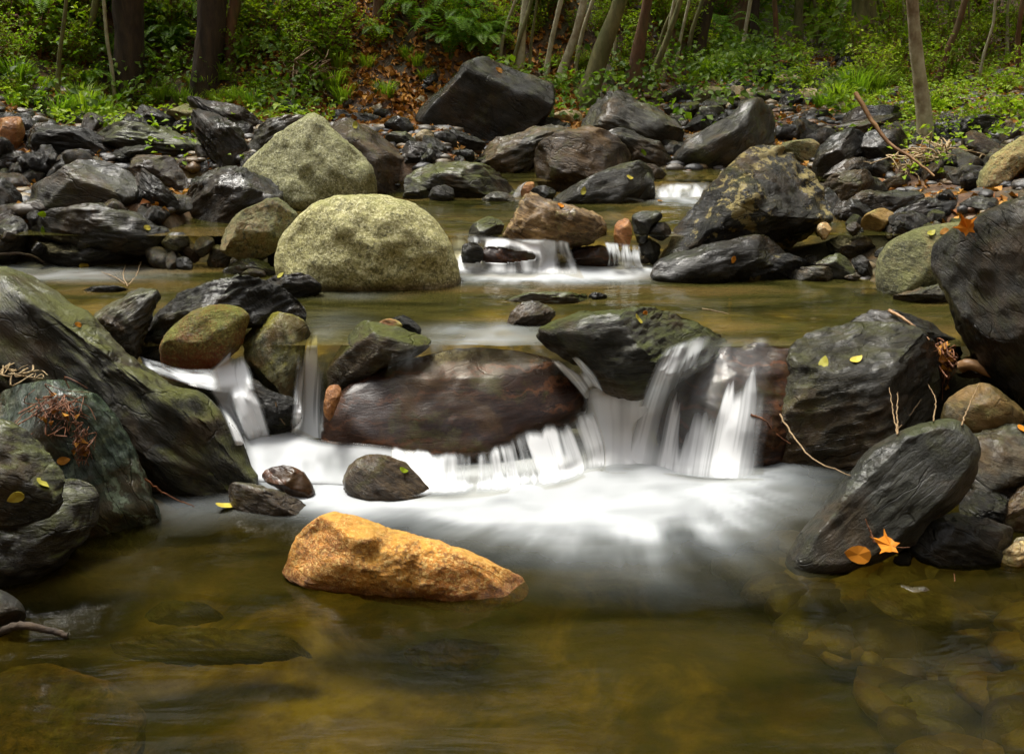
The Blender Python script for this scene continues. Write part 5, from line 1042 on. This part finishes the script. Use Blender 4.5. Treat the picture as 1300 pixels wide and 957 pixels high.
from mathutils import Euler
LOOSE.sort(key=lambda r: -r[0]); rub = {}
for i, (_, mk, vi, lo, ro_, sc, label, group) in enumerate(LOOSE):
    me = LS[mk][vi]
    if i < 150: tag(link('stone', me, loc=lo, rot=ro_, scale=sc), label, 'stone', group); continue
    n = len(me.vertices); v = np.empty(n * 3, np.float32); me.vertices.foreach_get('co', v); f = np.empty(len(me.polygons) * 3, np.int32); me.polygons.foreach_get('vertices', f)
    v = (v.reshape(-1, 3) * sc) @ np.array(Euler(ro_).to_matrix()).T + lo; rub.setdefault(mk, []).append((v, f.reshape(-1, 3)))
Vr, Fr, mi, o_ = [], [], [], 0
for j, (mk, L) in enumerate(rub.items()):
    for v, f in L: Vr.append(v); Fr.append(f + o_); mi += [j] * len(f); o_ += len(v)
me = mesh('rubble', np.concatenate(Vr), np.concatenate(Fr), None)
for mk in rub: me.materials.append(M[mk])
me.polygons.foreach_set('material_index', np.array(mi, np.int32))
tag(link('rubble', me), 'small broken stones filling the gaps between the boulders', 'rubble', kind='stuff')
# tall canopy of the wood behind the stream, mostly above the frame
rg = np.random.default_rng(88); n = 15000; y = rg.uniform(12.5, 23, n); x = rg.uniform(-15, 15, n); z = 4.2 + (y - 12) * .55 + rg.uniform(0, 7.5, n)
g = fbm(np.stack([x * .45, y * .45, z * .6], -1), 6, 3) > -.08
C = np.stack([x, y, z], -1)[g]
tag(link('forest_canopy', mesh('forest_canopy', *leaves(C, rg.normal(size=C.shape) * .8 + [0, -.5, .6], .42 * rg.uniform(.6, 1.3, len(C)), .6, rg=rg), M['leafd'], smooth=False)), 'high leaf canopy of the wood behind the stream', 'foliage', kind='stuff')
scatter('bright', 7, (450, 0, 640, 50), (34, 56), 'yellow-green shrub at the top of the litter slope', 'shrubs above the litter slope', 41, 8)
scatter('fern', 7, (440, 20, 640, 80), (26, 40), 'fern growing out of the litter slope', 'ferns of the litter slope', 42, 8)
scatter('grass', 6, (430, 70, 560, 125), (18, 28), 'thin grass tuft in the leaf litter', 'grass tufts in the leaf litter', 43, 8)
# ------------------------------------------------------------------ small things lying on the rocks
def world_tree():
    Vs, Fs, o = [], [], 0
    for ob in list(COL.objects):
        if ob.type == 'MESH' and ob.get('category') in ('boulder', 'rock slab', 'stone') and not ob.get('group'):
            me = ob.data; n = len(me.vertices); v = np.empty(n * 3, np.float32); me.vertices.foreach_get('co', v); v = v.reshape(-1, 3)
            c, s = math.cos(ob.rotation_euler.y), math.sin(ob.rotation_euler.y)
            w_ = np.stack([c * v[:, 0] + s * v[:, 2], v[:, 1], -s * v[:, 0] + c * v[:, 2]], -1) + np.array(ob.location)
            f = np.empty(len(me.polygons) * 3, np.int32); me.polygons.foreach_get('vertices', f)
            Vs.append(w_); Fs.append(f.reshape(-1, 3) + o); o += n
    return BVHTree.FromPolygons([tuple(x) for x in np.concatenate(Vs)], [tuple(int(q) for q in x) for x in np.concatenate(Fs)])
WT = world_tree()
def land(px, py):
    """first surface seen at a photo pixel: rock, else water or ground -> point, normal"""
    dx, dy, dz = ray(px, py); d = Vector((dx, dy, dz)).normalized(); h = WT.ray_cast(Vector((0, 0, H)), d); g = hit(px, py)
    if h[0] is not None and h[0].y < g[1] + .03:
        n = h[1] if h[1].dot(d) < 0 else -h[1]; return np.array(h[0]), np.array(n)
    return g + [0, 0, .006], np.array([0, 0, 1.])
def leaf_outline(kind):
    if kind == 'maple':
        pts = []
        for a, L in ((-150, .55), (-100, .42), (-62, .85), (-38, .5), (0, 1.0), (38, .5), (62, .85), (100, .42), (150, .55)):
            t = rad(a + 90); pts.append((L * math.cos(t), L * math.sin(t)))
        out = []
        for i, p in enumerate(pts):
            if i:
                q = pts[i - 1]; out.append(((p[0] + q[0]) * .40, (p[1] + q[1]) * .40))
            out.append(p)
        out.append((0.04, -.28)); return [(0, -.1)] + out + [(-.04, -.28)]
    return [(0, 0)] + [(.34 * math.sin(t) * (1 - .18 * math.cos(t)), .5 * math.cos(t) + (.06 if abs(t) < .1 else 0)) for t in np.linspace(0, 2 * np.pi, 13)[:-1]]
def fallen(px, py, wpx, kind, mat, label, tilt=.2, yaw=None, name='leaf', curl=.25, up=None):
    p, n = land(px, py); s = wpx / F * p[1] * (.62 if kind == 'maple' else 1.25)
    o2 = np.array(leaf_outline(kind)); r2 = (o2 ** 2).sum(1); V = np.column_stack([o2, curl * r2 * .5 + .04 * np.sin(o2[:, 0] * 9)]) * s; k = len(V)
    Fc = [(0, i, i + 1 if i + 1 < k else 1) for i in range(1, k)]
    # give the blade a real thickness
    V2 = np.vstack([V, V - [0, 0, .0012]]); Fc2 = Fc + [(a + k, c + k, b + k) for a, b, c in Fc] + [(i, i + k, (i + 1 if i + 1 < k else 1) + k, i + 1 if i + 1 < k else 1) for i in range(1, k)]
    st = None
    if kind == 'maple':
        Vs, q = tube(np.array([[0, -.2, .02], [.06, -.6, .06], [.16, -.95, .16]]) * s, [.018 * s, .014 * s, .01 * s], 5)
    nn = Vector(n if up is None else up).normalized(); qn = nn.to_track_quat('Z', 'Y'); e = qn.to_matrix().to_euler()
    me = mesh(name, V2, Fc2, M[mat], smooth=False)
    o = link(name, me, loc=p + np.array(nn) * (.006 if up is None else .02)); yaw = RNG.uniform(0, 6.28) if yaw is None else yaw
    from mathutils import Matrix
    o.rotation_euler = (qn.to_matrix() @ Matrix.Rotation(yaw, 3, 'Z') @ Matrix.Rotation(tilt, 3, 'X')).to_euler()
    tag(o, label, 'leaf')
    if kind == 'maple': link('leaf_stalk', mesh('leaf_stalk', Vs, q, M['twigr']), o)
    return o
fallen(1228, 291, 34, 'maple', 'oleaf', 'curled orange maple leaf standing on the mossy green dome', tilt=.5, yaw=.6, curl=.9, up=(-.5, -.75, .5))
fallen(1126, 696, 46, 'maple', 'oleaf', 'large orange maple leaf at the foot of the leaning slab', tilt=.0, yaw=1.2, curl=.5, up=(0, -.55, .85))
fallen(1089, 704, 30, 'oval', 'oleaf', 'flat orange leaf floating beside the large maple leaf', yaw=1.5)
for x, y, w_, m_, lb in [(1046, 462, 19, 'yleaf', 'left one of two yellow leaves on the massive layered boulder'), (1087, 458, 18, 'yleaf', 'right one of two yellow leaves on the massive layered boulder'),
    (809, 406, 14, 'yleaf', 'yellow leaf on the wet rounded boulder of the weir'), (817, 398, 9, 'oleaf', 'tiny orange leaf behind the yellow one on the weir boulder'), (98, 413, 11, 'oleaf', 'small orange leaf halfway along the huge mossy slab'),
    (53, 615, 20, 'yleaf', 'upper yellow leaf on the mossy block at the left edge'), (21, 630, 22, 'yleaf', 'lower yellow leaf on the mossy block at the left edge'), (80, 585, 16, 'oleaf', 'orange leaf below the tangle of dead twigs at left'),
    (285, 646, 24, 'yleaf', 'yellow leaf floating at the foot of the huge slab'), (741, 243, 10, 'yleaf', 'yellow speck of leaf low on the long grey slab'), (799, 226, 10, 'yleaf', 'yellow leaf higher on the long grey slab'),
    (817, 194, 9, 'leafb', 'green leaf on the smooth grey slab'), (186, 290, 11, 'yleaf', 'pale yellow leaf among the cobbles at left'), (55, 272, 11, 'leafb', 'round green leaf behind the flat wet slab'), (56, 292, 11, 'leafb', 'round green leaf on the flat wet slab'),
    (357, 350, 10, 'yleaf', 'pale leaf on the black lump beside the granite boulder'), (1005, 157, 13, 'oleaf', 'orange leaf on the dark rock by the valley'), (586, 204, 9, 'oleaf', 'orange leaf on the flat olive-brown rock'),
    (633, 90, 12, 'dead', 'reddish leaf on top of the pyramid boulder'), (511, 598, 13, 'leafb', 'green leaf on the dark brown stone in the foam'), (106, 338, 14, 'yleaf', 'yellow-green leaf at the edge of the left pool'),
    (1182, 297, 12, 'yleaf', 'pale yellow leaf on the mossy green dome'), (1198, 295, 12, 'dead', 'brown leaf on the mossy green dome'), (1296, 545, 14, 'oleaf', 'orange leaf on the wet grey rock at the right edge'), (838, 258, 9, 'dead', 'brown leaf on the tip of the lichen-flecked boulder'),
    (930, 330, 10, 'oleaf', 'orange leaf on the long low black slab'), (712, 262, 10, 'oleaf', 'orange leaf on the striped slab'), (450, 160, 10, 'yleaf', 'small yellow leaf on the brown rounded boulder')]:
    fallen(x, y, w_ * .82, 'oval', m_, lb, tilt=RNG.uniform(-.35, .35), curl=RNG.uniform(.2, 1.2))
def strand(pts, r, n=18, out=.01):
    """a thin twig whose ends lie where the photo has them"""
    P = []
    for q in pts:
        x, y = q[:2]
        if len(q) > 2: P.append(on_y(x, y, q[2]))
        else: p, nn = land(x, y); P.append(p + nn * out)
    return spline(np.array(P), n)
def twig(reg, pts, rpx, label, mat='twigr', name='twig', cat='twig', y=None, r2=.45):
    q = conv(reg, [v for p in pts for v in p[:2]]); y0 = None
    if y is None:
        y0 = land(*q[0])[0][1]; y1 = land(*q[-1])[0][1]
    else: y0, y1 = y
    m_ = len(q); P = spline(np.array([on_y(q[i][0], q[i][1], y0 + (y1 - y0) * i / (m_ - 1) - .015) for i in range(m_)]), 22)
    P[1:-1] += RNG.normal(size=(20, 3)) * .0012
    V, qd = tube(P - P[0], np.linspace(1, r2, 22) * rpx / F * y0, 6)
    return tag(link(name, mesh(name, V, qd, M[mat]), loc=P[0]), label, cat)
twig('s7', [(385, 165), (440, 255), (520, 340), (650, 395)], 1.3, 'long curved pale twig hanging from the massive boulder to the water', 'twig')
twig('s7', [(275, 165), (330, 190), (370, 240), (425, 275)], 1.6, 'crooked reddish root at the left foot of the massive boulder')
twig('s7', [(825, 242), (808, 150), (795, 65)], 1.2, 'leftmost of the upright dead twigs behind the leaning slab', 'twig')
twig('s7', [(826, 240), (824, 150), (828, 82)], 1.3, 'second of the upright dead twigs behind the leaning slab', 'twig')
twig('s7', [(826, 222), (870, 170), (915, 110)], 1.0, 'slanting dead twig to the right of the upright pair', 'twig')
twig('s7', [(960, 192), (968, 110), (940, 52)], 1.1, 'bent dead twig above the top of the leaning slab', 'twig')
twig('s7', [(1065, 208), (1095, 130), (1132, 48)], 1.2, 'straight pale twig leaning against the olive-brown stone', 'twig')
twig('s7', [(740, 645), (722, 600), (705, 558)], 1.6, 'short brown stick standing at the foot of the leaning slab')
twig('s5', [(440, 330), (510, 380), (590, 415)], 1.5, 'thin brown stick from the green-veined rock to the water')
twig('s8', [(1110, 212), (1108, 190)], .8, 'tiny stub of twig above the shallow water')
twig('px', [(1086, 118), (1108, 155), (1130, 183), (1158, 201), (1186, 224)], 3.0, 'long bare branch leaning down toward the root tangle', 'wood', 'branch', 'branch', y=(6.0, 5.6))
twig('z8', [(795, 190), (860, 228), (945, 300)], 2.6, 'orange-brown stick across the black rock behind the massive boulder', 'wood', 'stick', 'stick')
twig('z5', [(-30, 276), (60, 272), (120, 280), (165, 306)], 2.4, 'dark root lying along the edge of the left pool', 'bark', 'root', 'root')
twig('s1', [(480, 100), (462, 60), (470, 20)], .9, 'thin bare twig on the left banded slab', 'twig')
twig('s1', [(480, 95), (510, 60), (530, 5)], .9, 'second bare twig on the left banded slab', 'twig')
twig('s1', [(470, 90), (420, 60), (380, 45)], .8, 'twig bending left over the left pool', 'twig')
twig('s2', [(560, 445), (570, 490), (597, 530)], 1.2, 'fine twig before the black hollow rock', 'twig')
twig('s4', [(330, 35), (430, 54)], .9, 'small pale twig on the water behind the weir boulder', 'twig')
# driftwood
twig('z8', [(1062, 400), (1100, 392), (1170, 420), (1240, 462), (1330, 520)], 8.5, 'thick orange-brown driftwood log at the right edge', 'wood', 'driftwood_log', 'driftwood', r2=.85)
twig('s5', [(-20, 800), (60, 775), (130, 785), (205, 805)], 7, 'dark sodden branch at the water in the bottom left corner', 'bark', 'sunken_branch', 'branch', r2=.6)
def tangle(name, label, cx, cy, rx, ry, n, mat, r=1.1, seed=1, depth=.12, leaf=0, hang=.3, yy=None):
    rg = np.random.default_rng(seed); c = land(cx, cy)[0]; y0 = yy or c[1]; k = y0 / F; parts = []
    o0 = on_y(cx, cy, y0 - depth * .4)
    for i in range(n):
        a = rg.uniform(0, 6.28); p0 = np.array([rg.normal() * rx * .35, 0, rg.normal() * ry * .35]) * k; L = rg.uniform(.3, .9)
        d = np.array([math.cos(a) * rx, 0, math.sin(a) * ry * .8]) * k * L; m_ = rg.normal(size=3) * .22 * rx * k
        P = np.array([p0, p0 + d * .4 + m_, p0 + d * .8 + m_ * .4, p0 + d * 1.1 - [0, 0, hang * ry * k * rg.uniform(0, 1)]]); P[:, 1] += rg.normal(size=4) * depth * .35
        parts.append(tube(spline(P, 12), np.linspace(r, r * .4, 12) * k * rg.uniform(.5, 1.2), 4))
    V, q = join(parts); e = link(name, None, loc=o0); link('strands', mesh('strands', V, q, M[mat]), e)
    if leaf:
        C = rg.normal(size=(leaf, 3)) * [rx * k * .35, depth * .3, ry * k * .35]; link('dead_leaves', mesh('dead_leaves', *leaves(C, rg.normal(size=(leaf, 3)) + [0, -1, .5], 13 * k * rg.uniform(.6, 1.3, leaf), .7, .5, rg=rg), M['dead'], smooth=False), e)
    return tag(e, label, 'debris')
tangle('root_tangle', 'straw-coloured tangle of washed-up roots at the foot of the pale mottled trunk', 1185, 208, 52, 26, 110, 'straw', 1.25, 3, .2)
tangle('root_tangle', 'smaller reddish tangle of roots left of the pale trunk by the grey slab', 1032, 172, 22, 9, 36, 'twig', 1.0, 4, .12)
tangle('debris_clump', 'rusty clump of roots and dead leaves between the massive boulder and the right-edge boulder', 1198, 458, 15, 34, 55, 'twigr', 1.3, 5, .1, 26, .6)
tangle('debris_clump', 'clump of dead twigs with curled brown leaves on the green-veined rock at left', 72, 520, 42, 30, 60, 'twigr', 1.2, 6, .1, 9, .3)
tangle('debris_clump', 'hanging strands of dead roots below the left twig clump', 106, 565, 12, 36, 34, 'twigr', 1.2, 7, .08, 8, .8)
tangle('dry_stalks', 'yellow dry stalks lying over the left edge', 12, 468, 42, 14, 16, 'straw', 1.5, 8, .1)
tangle('dry_brambles', 'bare dry brambles under the leafy bank left of the litter slope', 392, 100, 34, 38, 46, 'twig', 1.1, 9, .5, 0, .3)
tangle('dry_brambles', 'dry stems before the right-hand shrubs', 1225, 90, 50, 30, 26, 'twig', 1.1, 10, .5)
# ------------------------------------------------------------------ light
w = D.worlds.new('World'); scene.world = w; w.use_nodes = True; wn = w.node_tree; wn.nodes.clear()
sk = wn.nodes.new('ShaderNodeTexSky'); sk.sky_type = 'NISHITA'; sk.sun_disc = False
SUN_EL, SUN_AZ = 64, -48                                            # azimuth measured from +Y towards +X
sk.sun_elevation = rad(SUN_EL); sk.sun_rotation = rad(SUN_AZ); sk.dust_density = 5; sk.air_density = 1; sk.ozone_density = .6
bg = wn.nodes.new('ShaderNodeBackground'); bg.inputs['Strength'].default_value = .15
wo = wn.nodes.new('ShaderNodeOutputWorld'); hs = wn.nodes.new('ShaderNodeHueSaturation'); hs.inputs['Saturation'].default_value = .16      # overcast: the blue is mostly gone
wn.links.new(sk.outputs[0], hs.inputs['Color']); wn.links.new(hs.outputs[0], bg.inputs[0]); wn.links.new(bg.outputs[0], wo.inputs[0])
sl = D.lights.new('sun', 'SUN'); sl.energy = 2.4; sl.angle = rad(18); sl.color = (1, .95, .86)
so = D.objects.new('sun', sl); COL.objects.link(so)
d = Vector((math.sin(rad(SUN_AZ)) * math.cos(rad(SUN_EL)), math.cos(rad(SUN_AZ)) * math.cos(rad(SUN_EL)), math.sin(rad(SUN_EL))))
so.rotation_euler = d.to_track_quat('Z', 'Y').to_euler()
scene.render.engine = 'CYCLES'; c = scene.cycles
c.use_denoising = True; c.max_bounces = 5; c.transparent_max_bounces = 10; c.diffuse_bounces = 2; c.glossy_bounces = 2; c.use_adaptive_sampling = True; c.adaptive_threshold = .02; c.transmission_bounces = 4
c.sample_clamp_indirect = 5; c.caustics_reflective = False; c.caustics_refractive = False
vs = scene.view_settings; vs.view_transform = 'Standard'; vs.look = 'None'; vs.gamma = 1; vs.exposure = 1.15
